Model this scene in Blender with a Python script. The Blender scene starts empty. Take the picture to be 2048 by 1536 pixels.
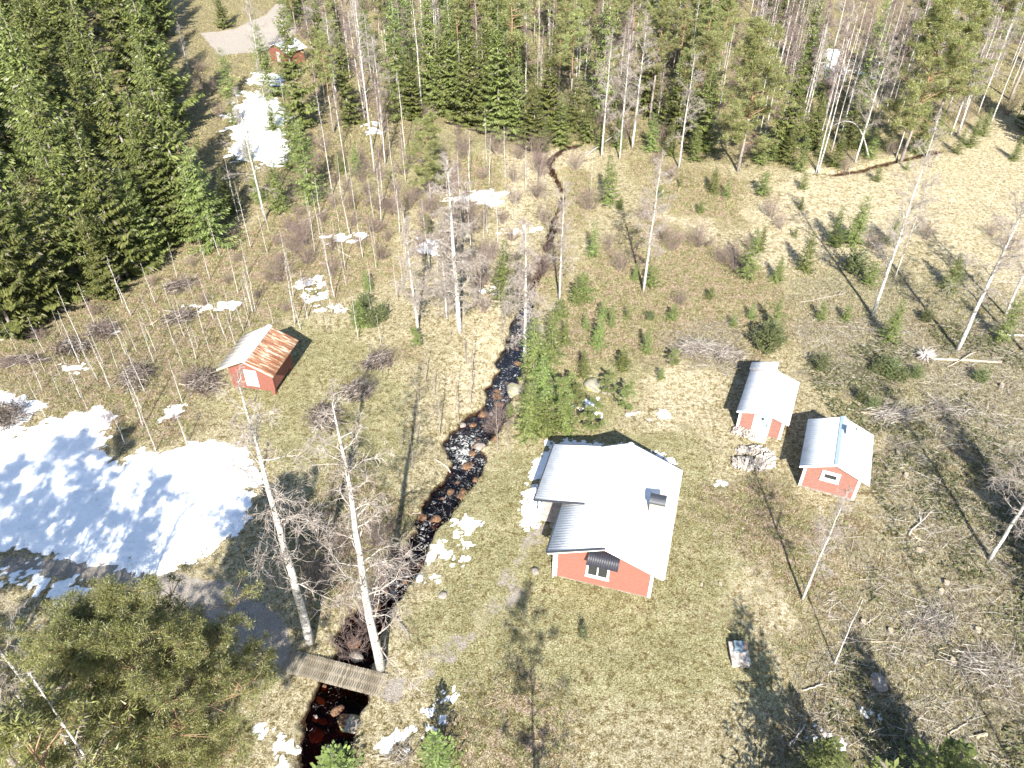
import bpy, math, random
import numpy as np
C = bpy.context.scene
R = math.radians
# ------------------------------------------------------------------ camera, sky, sun, exposure
F, P, H = 1540.0, R(39.0), 37.5
cam = bpy.data.objects.new('camera', bpy.data.cameras.new('camera'))
C.collection.objects.link(cam); C.camera = cam
cam.location = (0, 0, H); cam.rotation_euler = (R(90) - P, 0, 0)
cam.data.sensor_width = 36; cam.data.lens = 36 * F / 2048
cam.data.clip_start = 0.5; cam.data.clip_end = 9000
W = bpy.data.worlds.new('World'); C.world = W; W.use_nodes = True
nt = W.node_tree; bg = nt.nodes['Background']
sk = nt.nodes.new('ShaderNodeTexSky'); sk.sky_type = 'NISHITA'; sk.sun_disc = False
SUN_EL = 36.0
sk.sun_elevation = R(SUN_EL); sk.sun_rotation = R(180 + 1)
sk.air_density = 1.0; sk.dust_density = 0.6
nt.links.new(sk.outputs[0], bg.inputs[0]); bg.inputs[1].default_value = 0.09
sun = bpy.data.objects.new('sun', bpy.data.lights.new('sun', 'SUN'))
C.collection.objects.link(sun); sun.data.energy = 5.0; sun.data.angle = R(0.53)
sun.data.color = (1.0, 0.955, 0.88)
sun.rotation_euler = (R(90 - SUN_EL), 0, R(1))
C.view_settings.view_transform = 'Standard'; C.view_settings.look = 'None'
C.view_settings.exposure = 1.48; C.view_settings.gamma = 1; C.view_settings.use_curve_mapping = False
C.cycles.max_bounces = 6; C.cycles.transparent_max_bounces = 8; C.cycles.diffuse_bounces = 3

# ------------------------------------------------------------------ helpers
cP, sP = math.cos(P), math.sin(P)
def at(u, v, z=0.0):
    """world x, y of the point of height z seen at photo pixel (u, v)"""
    a = (u - 1024) / F; b = (768 - v) / F
    t = (z - H) / (-sP + b * cP)
    return a * t, (cP + b * sP) * t
def top_h(u, v, vt):
    x, y = at(u, v); b = (768 - vt) / F
    return H + (-sP + b * cP) / (cP + b * sP) * y
def top_from_u(u, v, ut, vt): return top_h(u, v, vt)

def _h(i, j, s):
    n = (i.astype(np.int64) * 374761393 + j.astype(np.int64) * 668265263 + s * 1274126177) & 0xffffffff
    n = ((n ^ (n >> 13)) * 1274126177) & 0xffffffff
    return ((n ^ (n >> 16)) & 0xffff) / 65535.0
def vn(x, y, s=0):
    xi = np.floor(x); yi = np.floor(y); fx = x - xi; fy = y - yi
    fx = fx * fx * (3 - 2 * fx); fy = fy * fy * (3 - 2 * fy)
    a = _h(xi, yi, s); b = _h(xi + 1, yi, s); c = _h(xi, yi + 1, s); d = _h(xi + 1, yi + 1, s)
    return (a * (1 - fx) + b * fx) * (1 - fy) + (c * (1 - fx) + d * fx) * fy
def fbm(x, y, sc, octv=4, s=0):
    t = 0; a = .5; f = 1 / sc; n = 0
    for k in range(octv):
        t = t + a * vn(x * f, y * f, s + k * 17); n += a; a *= .5; f *= 2.03
    return t / n
def sstep(a, b, x):
    t = np.clip((x - a) / (b - a), 0, 1); return t * t * (3 - 2 * t)
def inside(px, py, poly):
    r = np.zeros(px.shape, bool); n = len(poly)
    for i in range(n):
        x1, y1 = poly[i]; x2, y2 = poly[(i + 1) % n]
        if y1 == y2: continue
        c = ((y1 > py) != (y2 > py)) & (px < (x2 - x1) * (py - y1) / (y2 - y1) + x1)
        r ^= c
    return r
def dseg(px, py, line):
    """distance to a polyline and the parameter (vertex index) of the closest point"""
    best = np.full(px.shape, 1e9); par = np.zeros(px.shape)
    for i in range(len(line) - 1):
        x1, y1 = line[i][:2]; x2, y2 = line[i + 1][:2]
        dx, dy = x2 - x1, y2 - y1; L = dx * dx + dy * dy + 1e-9
        t = np.clip(((px - x1) * dx + (py - y1) * dy) / L, 0, 1)
        d = np.hypot(px - x1 - t * dx, py - y1 - t * dy)
        m = d < best; best = np.where(m, d, best); par = np.where(m, i + t, par)
    return best, par
def sdist(px, py, poly):
    d, _ = dseg(px, py, list(poly) + [poly[0]])
    return np.where(inside(px, py, poly), d, -d)
def W2(poly): return [at(u, v) for u, v in poly]

# creek: centre line in photo pixels with its half width in metres
CREEK_PX = [(1150, 288, .45), (1118, 300, .45), (1098, 322, .3), (1110, 352, .12), (1128, 385, .12), (1112, 430, .12), (1098, 480, .2), (1082, 530, .3), (1064, 580, .4), (1056, 610, .6),
            (1046, 645, .95), (1032, 690, 1.05), (1022, 730, 1.05), (1004, 775, 1.1), (990, 812, 1.15), (958, 850, 1.35), (925, 885, 1.3), (936, 915, 1.2),
            (925, 950, 1.2), (890, 985, 1.25), (868, 1018, .95), (846, 1060, .8), (822, 1105, .85), (795, 1150, .9), (765, 1200, 1.0),
            (722, 1255, 1.3), (712, 1300, 1.35), (690, 1345, 1.4), (668, 1400, 1.5), (655, 1450, 1.5), (648, 1500, 1.4), (640, 1560, 1.4), (600, 1900, 1.4)]
CREEK = [at(u, v) + (w,) for u, v, w in CREEK_PX]
CREEK = [(x, y, w * .86) for x, y, w in CREEK]
CW = np.array([c[2] for c in CREEK])
DITCH = [at(u, v) for u, v in [(1625, 345), (1670, 348), (1720, 340), (1770, 325), (1830, 312), (1870, 300)]]
def gbase(x, y):
    return (fbm(x, y, 14, 3, 5) - .5) * .5 + (fbm(x, y, 1.6, 3, 9) - .5) * .14
def gz(x, y):
    x = np.asarray(x, float); y = np.asarray(y, float); shp = x.shape
    x = x.ravel(); y = y.ravel()
    z = gbase(x, y)
    m = (np.abs(x) < 26) & (y > 5) & (y < 110)
    if m.any():
        xs = x[m]; ys = y[m]
        wob = (fbm(xs, ys, 1.1, 3, 31) - .5) * 1.1
        d, par = dseg(xs, ys, CREEK)
        w = np.interp(par, np.arange(len(CW)), CW)
        dep = 1 - sstep(w * .72, w * 1.22 + .18, d + wob)
        zz = z[m]
        z[m] = zz * (1 - dep) + dep * (-.78 - .1 * fbm(xs, ys, .7, 2, 3)) - .12 * (1 - sstep(w, w + 1.6, d))
    m = (x > 28) & (y > 70) & (y < 110)
    if m.any():
        d, par = dseg(x[m], y[m], DITCH)
        z[m] -= .75 * (1 - sstep(.25, .8, d + (fbm(x[m], y[m], 1.2, 2, 8) - .5) * .6))
    return z.reshape(shp)
def gz1(x, y): return float(gz(np.array([x]), np.array([y]))[0])

def np_mesh(name, verts, faces, mats=None, mi=None, smooth=False):
    """verts (N,3), faces (M,k) ndarray"""
    me = bpy.data.meshes.new(name)
    verts = np.asarray(verts, np.float32); faces = np.asarray(faces, np.int32)
    k = faces.shape[1]; M = len(faces)
    me.vertices.add(len(verts)); me.vertices.foreach_set('co', verts.ravel())
    me.loops.add(M * k); me.loops.foreach_set('vertex_index', faces.ravel())
    me.polygons.add(M)
    me.polygons.foreach_set('loop_start', np.arange(0, M * k, k, dtype=np.int32))
    me.polygons.foreach_set('loop_total', np.full(M, k, np.int32))
    if smooth: me.polygons.foreach_set('use_smooth', np.ones(M, bool))
    for m in (mats or []): me.materials.append(m)
    if mi is not None: me.polygons.foreach_set('material_index', np.asarray(mi, np.int32))
    me.update(calc_edges=True)
    return me
class MB:
    """a mesh collected from boxes, tubes and polygons"""
    def __init__(s): s.v = []; s.f = []; s.m = []
    def add(s, vs, fs, m=0):
        o = len(s.v); s.v += [tuple(p) for p in vs]; s.f += [tuple(i + o for i in f) for f in fs]; s.m += [m] * len(fs)
    def box(s, x0, x1, y0, y1, z0, z1, m=0):
        s.add([(x0, y0, z0), (x1, y0, z0), (x1, y1, z0), (x0, y1, z0), (x0, y0, z1), (x1, y0, z1), (x1, y1, z1), (x0, y1, z1)],
              [(0, 3, 2, 1), (4, 5, 6, 7), (0, 1, 5, 4), (1, 2, 6, 5), (2, 3, 7, 6), (3, 0, 4, 7)], m)
    def prism(s, quad, n, m=0):
        """closed slab: polygon plus its copy shifted by n"""
        k = len(quad); b = [tuple(p[i] + n[i] for i in range(3)) for p in quad]
        s.add(list(quad) + b, [tuple(range(k))[::-1], tuple(range(k, 2 * k))] + [(i, (i + 1) % k, k + (i + 1) % k, k + i) for i in range(k)], m)
    def tube(s, pts, rs, k=7, m=0, cap=True):
        rings = []; o = len(s.v); vs = []; fs = []
        for i, p in enumerate(pts):
            a = pts[max(i - 1, 0)]; b = pts[min(i + 1, len(pts) - 1)]
            d = np.array(b, float) - np.array(a, float); d /= np.linalg.norm(d) + 1e-9
            u = np.cross(d, (0, 0, 1) if abs(d[2]) < .9 else (1, 0, 0)); u /= np.linalg.norm(u); w = np.cross(d, u)
            for j in range(k):
                t = 2 * math.pi * j / k
                vs.append(tuple(np.array(p) + rs[i] * (math.cos(t) * u + math.sin(t) * w)))
        for i in range(len(pts) - 1):
            for j in range(k):
                fs.append((i * k + j, i * k + (j + 1) % k, (i + 1) * k + (j + 1) % k, (i + 1) * k + j))
        if cap: fs.append(tuple(range(k))[::-1]); fs.append(tuple(range((len(pts) - 1) * k, len(pts) * k)))
        s.add(vs, fs, m)
    def mesh(s, name, mats, smooth=False):
        me = bpy.data.meshes.new(name); me.from_pydata(s.v, [], s.f)
        for m in (mats if isinstance(mats, (list, tuple)) else [mats]): me.materials.append(m)
        me.polygons.foreach_set('material_index', s.m)
        if smooth: me.polygons.foreach_set('use_smooth', [True] * len(s.f))
        me.update(); return me
    def build(s, name, mats, parent=None, smooth=False): return obj(name, s.mesh(name, mats, smooth), parent)
def obj(name, me, parent=None, loc=None):
    o = bpy.data.objects.new(name, me); C.collection.objects.link(o)
    if parent: o.parent = parent
    if loc: o.location = loc
    return o
def tag(o, label=None, cat=None, group=None, kind=None):
    if label: o['label'] = label
    if cat: o['category'] = cat
    if group: o['group'] = group
    if kind: o['kind'] = kind
    return o
def empty(name, loc, rz=0, sc=1.0):
    o = bpy.data.objects.new(name, None); C.collection.objects.link(o)
    o.location = loc; o.rotation_euler = (0, 0, rz); o.scale = (sc, sc, sc) if not isinstance(sc, tuple) else sc
    o.empty_display_size = .2
    return o
def segs(name, S, mats, k=3):
    """many tapering twigs: rows x0 y0 z0 x1 y1 z1 r0 r1 mat"""
    S = np.asarray(S, float); p0 = S[:, :3]; p1 = S[:, 3:6]; d = p1 - p0
    d /= np.linalg.norm(d, axis=1)[:, None] + 1e-9
    ref = np.where(np.abs(d[:, 2:3]) < .9, [[0, 0, 1.]], [[1., 0, 0]])
    u = np.cross(d, ref); u /= np.linalg.norm(u, axis=1)[:, None] + 1e-9; w = np.cross(d, u)
    V = np.zeros((len(S), 2 * k, 3))
    for j in range(k):
        t = 2 * math.pi * j / k; off = math.cos(t) * u + math.sin(t) * w
        V[:, j] = p0 + off * S[:, 6:7]; V[:, k + j] = p1 + off * S[:, 7:8]
    f = np.array([[j, (j + 1) % k, k + (j + 1) % k, k + j] for j in range(k)])
    Fc = (np.arange(len(S))[:, None, None] * 2 * k + f[None]).reshape(-1, 4)
    return np_mesh(name, V.reshape(-1, 3), Fc, mats, np.repeat(S[:, 8].astype(int), k), smooth=True)

# ------------------------------------------------------------------ materials
def mat(name, rough=.9, spec=.3):
    m = bpy.data.materials.new(name); m.use_nodes = True
    b = m.node_tree.nodes['Principled BSDF']; b.inputs['Roughness'].default_value = rough
    b.inputs['Specular IOR Level'].default_value = spec
    return m, m.node_tree, b
def N(t, typ, **kw):
    n = t.nodes.new(typ)
    for k, v in kw.items():
        if k.startswith('i_'): n.inputs[k[2:].replace('_', ' ')].default_value = v
        else: setattr(n, k, v)
    return n
def L(t, a, b): t.links.new(a, b)
def noise(t, scale, detail=4, rough=.6, vec=None, dist=0):
    n = N(t, 'ShaderNodeTexNoise'); n.inputs['Scale'].default_value = scale; n.inputs['Detail'].default_value = detail
    n.inputs['Roughness'].default_value = rough; n.inputs['Distortion'].default_value = dist
    if vec is not None: L(t, vec, n.inputs['Vector'])
    return n
def ramp(t, fac, stops):
    r = N(t, 'ShaderNodeValToRGB'); L(t, fac, r.inputs[0]); e = r.color_ramp.elements
    e[0].position, e[0].color = stops[0][0], (*stops[0][1], 1)
    e[1].position, e[1].color = stops[-1][0], (*stops[-1][1], 1)
    for p, c in stops[1:-1]:
        x = e.new(p); x.color = (*c, 1)
    return r
def mix(t, fac, a, b, mode='MIX'):
    n = N(t, 'ShaderNodeMix', data_type='RGBA', blend_type=mode)
    for sock, v in ((n.inputs[0], fac), (n.inputs[6], a), (n.inputs[7], b)):
        if hasattr(v, 'is_linked'): L(t, v, sock)
        elif isinstance(v, tuple): sock.default_value = (*v, 1)
        else: sock.default_value = v
    return n.outputs[2]
def mth(t, op, a, b=0.0, c=None):
    n = N(t, 'ShaderNodeMath', operation=op)
    for i, v in enumerate((a, b, c)):
        if v is None: continue
        if hasattr(v, 'is_linked'): L(t, v, n.inputs[i])
        else: n.inputs[i].default_value = v
    return n.outputs[0]
def bump(t, b, h, strength=.5, dist=.05):
    n = N(t, 'ShaderNodeBump'); n.inputs['Strength'].default_value = strength; n.inputs['Distance'].default_value = dist
    L(t, h, n.inputs['Height']); L(t, n.outputs[0], b.inputs['Normal'])
def simple(name, stops, scale=8, rough=.85, spec=.3, coords='Object', bstr=0, detail=5, objrand=0.0):
    m, t, b = mat(name, rough, spec)
    tc = N(t, 'ShaderNodeTexCoord'); n = noise(t, scale, detail, .65, tc.outputs[coords])
    r = ramp(t, n.outputs['Fac'], stops); col = r.outputs[0]
    if objrand:
        oi = N(t, 'ShaderNodeObjectInfo')
        f = mth(t, 'MULTIPLY_ADD', oi.outputs['Random'], objrand, 1 - objrand / 2)
        cc = N(t, 'ShaderNodeHueSaturation'); L(t, f, cc.inputs['Value']); L(t, col, cc.inputs['Color'])
        col = cc.outputs[0]
    L(t, col, b.inputs['Base Color'])
    if bstr: bump(t, b, n.outputs['Fac'], bstr, .03)
    return m

def ground_mat():
    m, t, b = mat('ground_cover', .95, .15)
    geo = N(t, 'ShaderNodeNewGeometry'); pos = geo.outputs['Position']
    a1 = N(t, 'ShaderNodeAttribute', attribute_name='zoneA'); a2 = N(t, 'ShaderNodeAttribute', attribute_name='zoneB')
    s1 = N(t, 'ShaderNodeSeparateColor'); L(t, a1.outputs['Color'], s1.inputs[0])
    s2 = N(t, 'ShaderNodeSeparateColor'); L(t, a2.outputs['Color'], s2.inputs[0])
    green, heath, straw = s1.outputs[0], s1.outputs[1], s1.outputs[2]
    slash, gravel, forest = s2.outputs[0], s2.outputs[1], s2.outputs[2]
    n1 = noise(t, .45, 5, .62, pos); n2 = noise(t, 2.3, 5, .7, pos); n3 = noise(t, 11, 5, .75, pos); n4 = noise(t, 38, 3, .7, pos)
    st = N(t, 'ShaderNodeMapping'); L(t, pos, st.inputs['Vector']); st.inputs['Scale'].default_value = (1, .45, 1); st.inputs['Rotation'].default_value = (0, 0, .5)
    n5 = noise(t, 16, 4, .7, st.outputs[0], .8)
    dry = ramp(t, n3.outputs[0], [(.36, (.12, .09, .045)), (.45, (.3, .25, .135)), (.54, (.44, .38, .23)), (.68, (.6, .54, .37))])
    pale = ramp(t, n5.outputs[0], [(.34, (.22, .17, .095)), (.44, (.42, .35, .215)), (.55, (.54, .465, .31)), (.7, (.66, .59, .43))])
    grn = ramp(t, n3.outputs[0], [(.36, (.11, .1, .035)), (.45, (.26, .235, .105)), (.54, (.4, .365, .195)), (.68, (.56, .51, .33))])
    hth = ramp(t, n3.outputs[0], [(.36, (.07, .038, .026)), (.45, (.22, .145, .09)), (.54, (.36, .27, .175)), (.68, (.54, .46, .33))])
    olv = ramp(t, n3.outputs[0], [(.36, (.06, .06, .022)), (.45, (.17, .16, .06)), (.54, (.29, .27, .115)), (.68, (.48, .44, .25))])
    sls = ramp(t, n5.outputs[0], [(.36, (.06, .05, .03)), (.45, (.2, .175, .1)), (.54, (.34, .3, .19)), (.7, (.54, .48, .35))])
    grv = ramp(t, n4.outputs[0], [(.3, (.22, .185, .15)), (.5, (.33, .285, .235)), (.75, (.44, .39, .33))])
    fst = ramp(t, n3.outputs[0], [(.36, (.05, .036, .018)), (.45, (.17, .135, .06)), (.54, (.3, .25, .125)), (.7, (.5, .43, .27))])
    col = dry.outputs[0]
    def clampd(x):
        n = N(t, 'ShaderNodeClamp'); L(t, x, n.inputs[0]); return n.outputs[0]
    n6 = noise(t, 5.2, 4, .7, pos)
    n7 = noise(t, .95, 4, .6, pos, .6)
    def soft(a, k=2.2, a2=1.0, a3=1.1, off=.5):   # break the zone edge up with noise of several sizes
        x = mth(t, 'SUBTRACT', a, off)
        x = mth(t, 'ADD', x, mth(t, 'MULTIPLY', mth(t, 'SUBTRACT', n2.outputs[0], .5), a2))
        x = mth(t, 'ADD', x, mth(t, 'MULTIPLY', mth(t, 'SUBTRACT', n6.outputs[0], .5), a3))
        x = mth(t, 'ADD', x, mth(t, 'MULTIPLY', mth(t, 'ADD', mth(t, 'SUBTRACT', n1.outputs[0], .5), mth(t, 'SUBTRACT', n7.outputs[0], .5)), 1.5))
        return clampd(mth(t, 'MULTIPLY_ADD', x, k, .5))
    col = mix(t, soft(straw), col, pale.outputs[0])
    col = mix(t, soft(green, 2.4, 2.2, 1.4, .66), col, grn.outputs[0])
    col = mix(t, soft(green, 3.2, 2.6, 2.4, 1.12), col, olv.outputs[0])
    hm = mix(t, ramp(t, n7.outputs[0], [(.44, (0, 0, 0)), (.54, (1, 1, 1))]).outputs[0], hth.outputs[0], olv.outputs[0])
    col = mix(t, soft(heath, 2.6, 2.0, 2.2, .66), col, hm)
    col = mix(t, soft(slash, 2.4, 1.8, 2.0, .6), col, sls.outputs[0])
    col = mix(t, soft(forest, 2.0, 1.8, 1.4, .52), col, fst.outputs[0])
    col = mix(t, soft(gravel, 4, .3, .5, .5), col, grv.outputs[0])
    # creek bed and raw banks: peat brown with rusty stones, below the turf line
    sx = N(t, 'ShaderNodeSeparateXYZ'); L(t, pos, sx.inputs[0])
    dep = N(t, 'ShaderNodeMapRange'); L(t, sx.outputs[2], dep.inputs[0])
    dep.inputs[1].default_value = -.22; dep.inputs[2].default_value = -.42
    bed = ramp(t, n3.outputs[0], [(.32, (.012, .006, .003)), (.55, (.05, .022, .008)), (.68, (.2, .075, .02)), (.8, (.3, .13, .04))])
    col = mix(t, dep.outputs[0], col, bed.outputs[0])
    # blotches of old thatch and moss a few decimetres wide, dark gaps and bright dead stems
    bl = mth(t, 'ADD', mth(t, 'MULTIPLY', n2.outputs[0], .5), mth(t, 'MULTIPLY', n6.outputs[0], .5))
    tint = ramp(t, bl, [(.4, (.34, .29, .17)), (.47, (.7, .66, .48)), (.53, (1, 1, 1)), (.6, (1.2, 1.2, 1.2))])
    ntg = N(t, 'ShaderNodeMath', operation='SUBTRACT'); ntg.inputs[0].default_value = 1; L(t, gravel, ntg.inputs[1])
    col = mix(t, ntg.outputs[0], col, mix(t, 1.0, col, tint.outputs[0], 'MULTIPLY'))
    isl = mth(t, 'MULTIPLY_ADD', geo.outputs['Random Per Island'], .0, 1.0)
    v = mth(t, 'MULTIPLY_ADD', n4.outputs[0], 3.4, -.42)
    cc = N(t, 'ShaderNodeHueSaturation'); cc.inputs['Saturation'].default_value = .86; L(t, v, cc.inputs['Value']); L(t, col, cc.inputs['Color'])
    L(t, cc.outputs[0], b.inputs['Base Color'])
    hh = mth(t, 'ADD', mth(t, 'MULTIPLY', n3.outputs[0], 1.0), mth(t, 'MULTIPLY', n4.outputs[0], .5))
    bump(t, b, hh, 1.0, .16)
    return m
M = {}
M['ground'] = ground_mat()
def snow_mat():
    m, t, b = mat('snow', .6, .3)
    geo = N(t, 'ShaderNodeNewGeometry'); n = noise(t, 9, 5, .7, geo.outputs['Position']); n2 = noise(t, 1.3, 5, .7, geo.outputs['Position'])
    r = ramp(t, n2.outputs[0], [(.28, (.62, .6, .56)), (.4, (.82, .83, .84)), (.7, (.9, .91, .92))])
    d = ramp(t, n.outputs[0], [(.3, (.35, .28, .2)), (.36, (.85, .82, .78)), (.42, (1, 1, 1)), (.9, (1, 1, 1))])
    L(t, mix(t, 1.0, r.outputs[0], d.outputs[0], 'MULTIPLY'), b.inputs['Base Color'])
    bump(t, b, n2.outputs[0], .5, .12)
    return m
M['snow'] = snow_mat()
def water_mat():
    m = bpy.data.materials.new('water'); m.use_nodes = True; t = m.node_tree
    t.nodes.clear(); out = N(t, 'ShaderNodeOutputMaterial')
    geo = N(t, 'ShaderNodeNewGeometry'); at_ = N(t, 'ShaderNodeAttribute', attribute_name='riffle')
    n = noise(t, 2.3, 7, .7, geo.outputs['Position'], 3.0); n2 = noise(t, 1.7, 3, .6, geo.outputs['Position'])
    bp = N(t, 'ShaderNodeBump'); bp.inputs['Strength'].default_value = .35; bp.inputs['Distance'].default_value = .08
    L(t, n.outputs[0], bp.inputs['Height'])
    tr = N(t, 'ShaderNodeBsdfTransparent'); tr.inputs[0].default_value = (.22, .09, .03, 1)
    gl = N(t, 'ShaderNodeBsdfGlossy'); gl.inputs['Roughness'].default_value = .08; L(t, bp.outputs[0], gl.inputs['Normal'])
    fr = N(t, 'ShaderNodeFresnel'); fr.inputs[0].default_value = 1.33; L(t, bp.outputs[0], fr.inputs['Normal'])
    m1 = N(t, 'ShaderNodeMixShader'); L(t, mth(t, 'MULTIPLY', fr.outputs[0], .18), m1.inputs[0]); L(t, tr.outputs[0], m1.inputs[1]); L(t, gl.outputs[0], m1.inputs[2])
    fo = N(t, 'ShaderNodeBsdfDiffuse'); fo.inputs[0].default_value = (.75, .74, .7, 1)
    f = mth(t, 'ADD', n.outputs[0], mth(t, 'ADD', mth(t, 'MULTIPLY', at_.outputs['Fac'], .2), mth(t, 'MULTIPLY', mth(t, 'SUBTRACT', n2.outputs[0], .5), .35)))
    fr2 = ramp(t, f, [(.68, (0, 0, 0)), (.8, (.75, .75, .73))])
    m2 = N(t, 'ShaderNodeMixShader'); L(t, fr2.outputs[0], m2.inputs[0]); L(t, m1.outputs[0], m2.inputs[1]); L(t, fo.outputs[0], m2.inputs[2])
    L(t, m2.outputs[0], out.inputs[0])
    return m
M['water'] = water_mat()
def leaf_mat(name, c0, c1, c2, trans=.3, sc=1.2, dead=.05):
    m = bpy.data.materials.new(name); m.use_nodes = True; t = m.node_tree; t.nodes.clear()
    out = N(t, 'ShaderNodeOutputMaterial'); tc = N(t, 'ShaderNodeTexCoord'); oi = N(t, 'ShaderNodeObjectInfo')
    n = noise(t, sc, 5, .75, tc.outputs['Object'])
    r = ramp(t, n.outputs[0], [(.33, c0), (.5, c1), (.7, c2)])
    hs = N(t, 'ShaderNodeHueSaturation'); L(t, r.outputs[0], hs.inputs['Color'])
    ge = N(t, 'ShaderNodeNewGeometry')   # single sprays differ; a few are dead or hung with grey lichen
    iv = ramp(t, ge.outputs['Random Per Island'], [(0, (.6, .6, .6)), (.5, (1, 1, 1)), (1, (1.35, 1.35, 1.35))])
    dd = ramp(t, mth(t, 'FRACT', mth(t, 'MULTIPLY', ge.outputs['Random Per Island'], 37.0)), [(dead, (1, 1, 1)), (dead + .001, (0, 0, 0))])
    cl = mix(t, dd.outputs[0], mix(t, 1.0, r.outputs[0], iv.outputs[0], 'MULTIPLY'), (.2, .175, .14))
    L(t, cl, hs.inputs['Color'])
    L(t, mth(t, 'MULTIPLY_ADD', oi.outputs['Random'], .5, .75), hs.inputs['Value'])
    L(t, mth(t, 'MULTIPLY_ADD', oi.outputs['Random'], .03, .485), hs.inputs['Hue'])
    d = N(t, 'ShaderNodeBsdfDiffuse'); s = N(t, 'ShaderNodeBsdfTranslucent'); L(t, hs.outputs[0], d.inputs[0]); L(t, hs.outputs[0], s.inputs[0])
    x = N(t, 'ShaderNodeMixShader'); x.inputs[0].default_value = trans; L(t, d.outputs[0], x.inputs[1]); L(t, s.outputs[0], x.inputs[2])
    g = N(t, 'ShaderNodeBsdfGlossy'); g.inputs['Roughness'].default_value = .45
    y = N(t, 'ShaderNodeMixShader'); y.inputs[0].default_value = .035; L(t, x.outputs[0], y.inputs[1]); L(t, g.outputs[0], y.inputs[2])
    L(t, y.outputs[0], out.inputs[0]); return m
M['spruce'] = leaf_mat('spruce_needles', (.055, .066, .02), (.13, .15, .042), (.2, .22, .08), .14, 1.2, .04)
M['spruce_young'] = leaf_mat('young_spruce_needles', (.1, .13, .035), (.175, .215, .065), (.26, .3, .115), .3, 2.0, .04)
M['pine'] = leaf_mat('pine_needles', (.16, .18, .055), (.29, .31, .105), (.43, .44, .2), .45, 1.0, .12)
M['juniper'] = leaf_mat('juniper_needles', (.07, .085, .03), (.135, .155, .062), (.21, .225, .11), .3, 2.5)
def bark(name, base, mark, k=.36, sc=6):
    m, t, b = mat(name, .8, .25); tc = N(t, 'ShaderNodeTexCoord')
    mp = N(t, 'ShaderNodeMapping'); L(t, tc.outputs['Object'], mp.inputs[0]); mp.inputs['Scale'].default_value = (1, 1, 1.6)
    n = noise(t, sc, 5, .75, mp.outputs[0])
    r = ramp(t, n.outputs[0], [(k, mark), (k + .08, tuple(x * .8 for x in base)), (.75, base)])
    L(t, r.outputs[0], b.inputs['Base Color']); bump(t, b, n.outputs[0], .4, .03); return m
M['birch_bark'] = bark('birch_bark', (.6, .57, .52), (.05, .045, .04), .4)
M['birch_limb'] = bark('birch_limb', (.46, .42, .37), (.1, .08, .07), .4, 5)
M['twig_pale'] = simple('lichen_twigs', [(.3, (.17, .135, .115)), (.5, (.32, .275, .24)), (.7, (.52, .48, .43))], 3)
M['twig_dark'] = simple('purple_twigs', [(.3, (.13, .09, .08)), (.7, (.3, .225, .2))], 3)
M['bark_dark'] = simple('dark_bark', [(.3, (.07, .055, .045)), (.7, (.2, .17, .145))], 5, bstr=.4)
M['bark_pine'] = simple('pine_bark', [(.3, (.17, .1, .06)), (.7, (.36, .23, .14))], 5, bstr=.4)
M['bark_grey'] = simple('grey_bark', [(.3, (.16, .13, .11)), (.7, (.34, .3, .27))], 5, bstr=.4)
M['dead'] = simple('dead_branches', [(.3, (.2, .17, .15)), (.7, (.42, .38, .34))], 2)
M['brush'] = simple('brush_twigs', [(.38, (.05, .038, .034)), (.5, (.17, .14, .125)), (.62, (.42, .37, .33))], 6)
M['straw'] = simple('dry_grass', [(.3, (.24, .19, .09)), (.6, (.46, .38, .21)), (.8, (.6, .52, .33))], 1.5, coords='Generated')
M['log'] = simple('log_wood', [(.3, (.3, .24, .17)), (.7, (.58, .5, .39))], 4)
M['cut'] = simple('cut_wood', [(.3, (.28, .21, .13)), (.7, (.48, .4, .28))], 9)
M['weathered'] = simple('weathered_wood', [(.3, (.24, .22, .2)), (.7, (.48, .45, .42))], 6)
M['rock'] = simple('rock', [(.3, (.1, .085, .07)), (.55, (.26, .23, .2)), (.75, (.42, .39, .35))], 3, bstr=.5)
M['rust_rock'] = simple('rust_stained_rock', [(.3, (.05, .024, .012)), (.5, (.12, .07, .04)), (.62, (.24, .13, .07)), (.78, (.34, .28, .21))], 3, bstr=.5)
M['moss_rock'] = simple('mossy_rock', [(.35, (.12, .105, .08)), (.5, (.3, .28, .24)), (.6, (.2, .2, .05)), (.75, (.28, .27, .07))], 2.2, bstr=.5)

def paint(name, stops, scale=5, stretch=(1, 1, 1), rough=.7, spec=.35):
    m, t, b = mat(name, rough, spec); tc = N(t, 'ShaderNodeTexCoord')
    mp = N(t, 'ShaderNodeMapping'); L(t, tc.outputs['Object'], mp.inputs[0]); mp.inputs['Scale'].default_value = stretch
    n = noise(t, scale, 6, .7, mp.outputs[0]); r = ramp(t, n.outputs[0], stops); L(t, r.outputs[0], b.inputs['Base Color'])
    bump(t, b, n.outputs[0], .15, .01); return m
M['red'] = paint('falu_red_paint', [(.3, (.225, .085, .062)), (.6, (.285, .12, .09)), (.8, (.34, .17, .135))], 4, (1, 1, 4))
M['red_board'] = paint('weathered_red_boards', [(.3, (.16, .07, .055)), (.5, (.24, .11, .085)), (.75, (.36, .22, .18))], 5, (1, 1, 7))
M['red_old'] = paint('faded_red_paint', [(.3, (.16, .055, .04)), (.6, (.23, .09, .067)), (.8, (.32, .17, .14))], 5, (1, 1, 4))
M['white'] = paint('white_paint', [(.3, (.7, .69, .66)), (.7, (.82, .81, .78))], 4)
M['pale_blue'] = paint('pale_blue_door', [(.3, (.2, .32, .38)), (.7, (.3, .42, .46))], 5, (4, 4, 1))
M['metal'] = paint('galvanised_roof', [(.3, (.52, .53, .54)), (.5, (.66, .67, .68)), (.7, (.72, .73, .74))], 2.2, (1, 1, 1), .42, .5)
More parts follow.
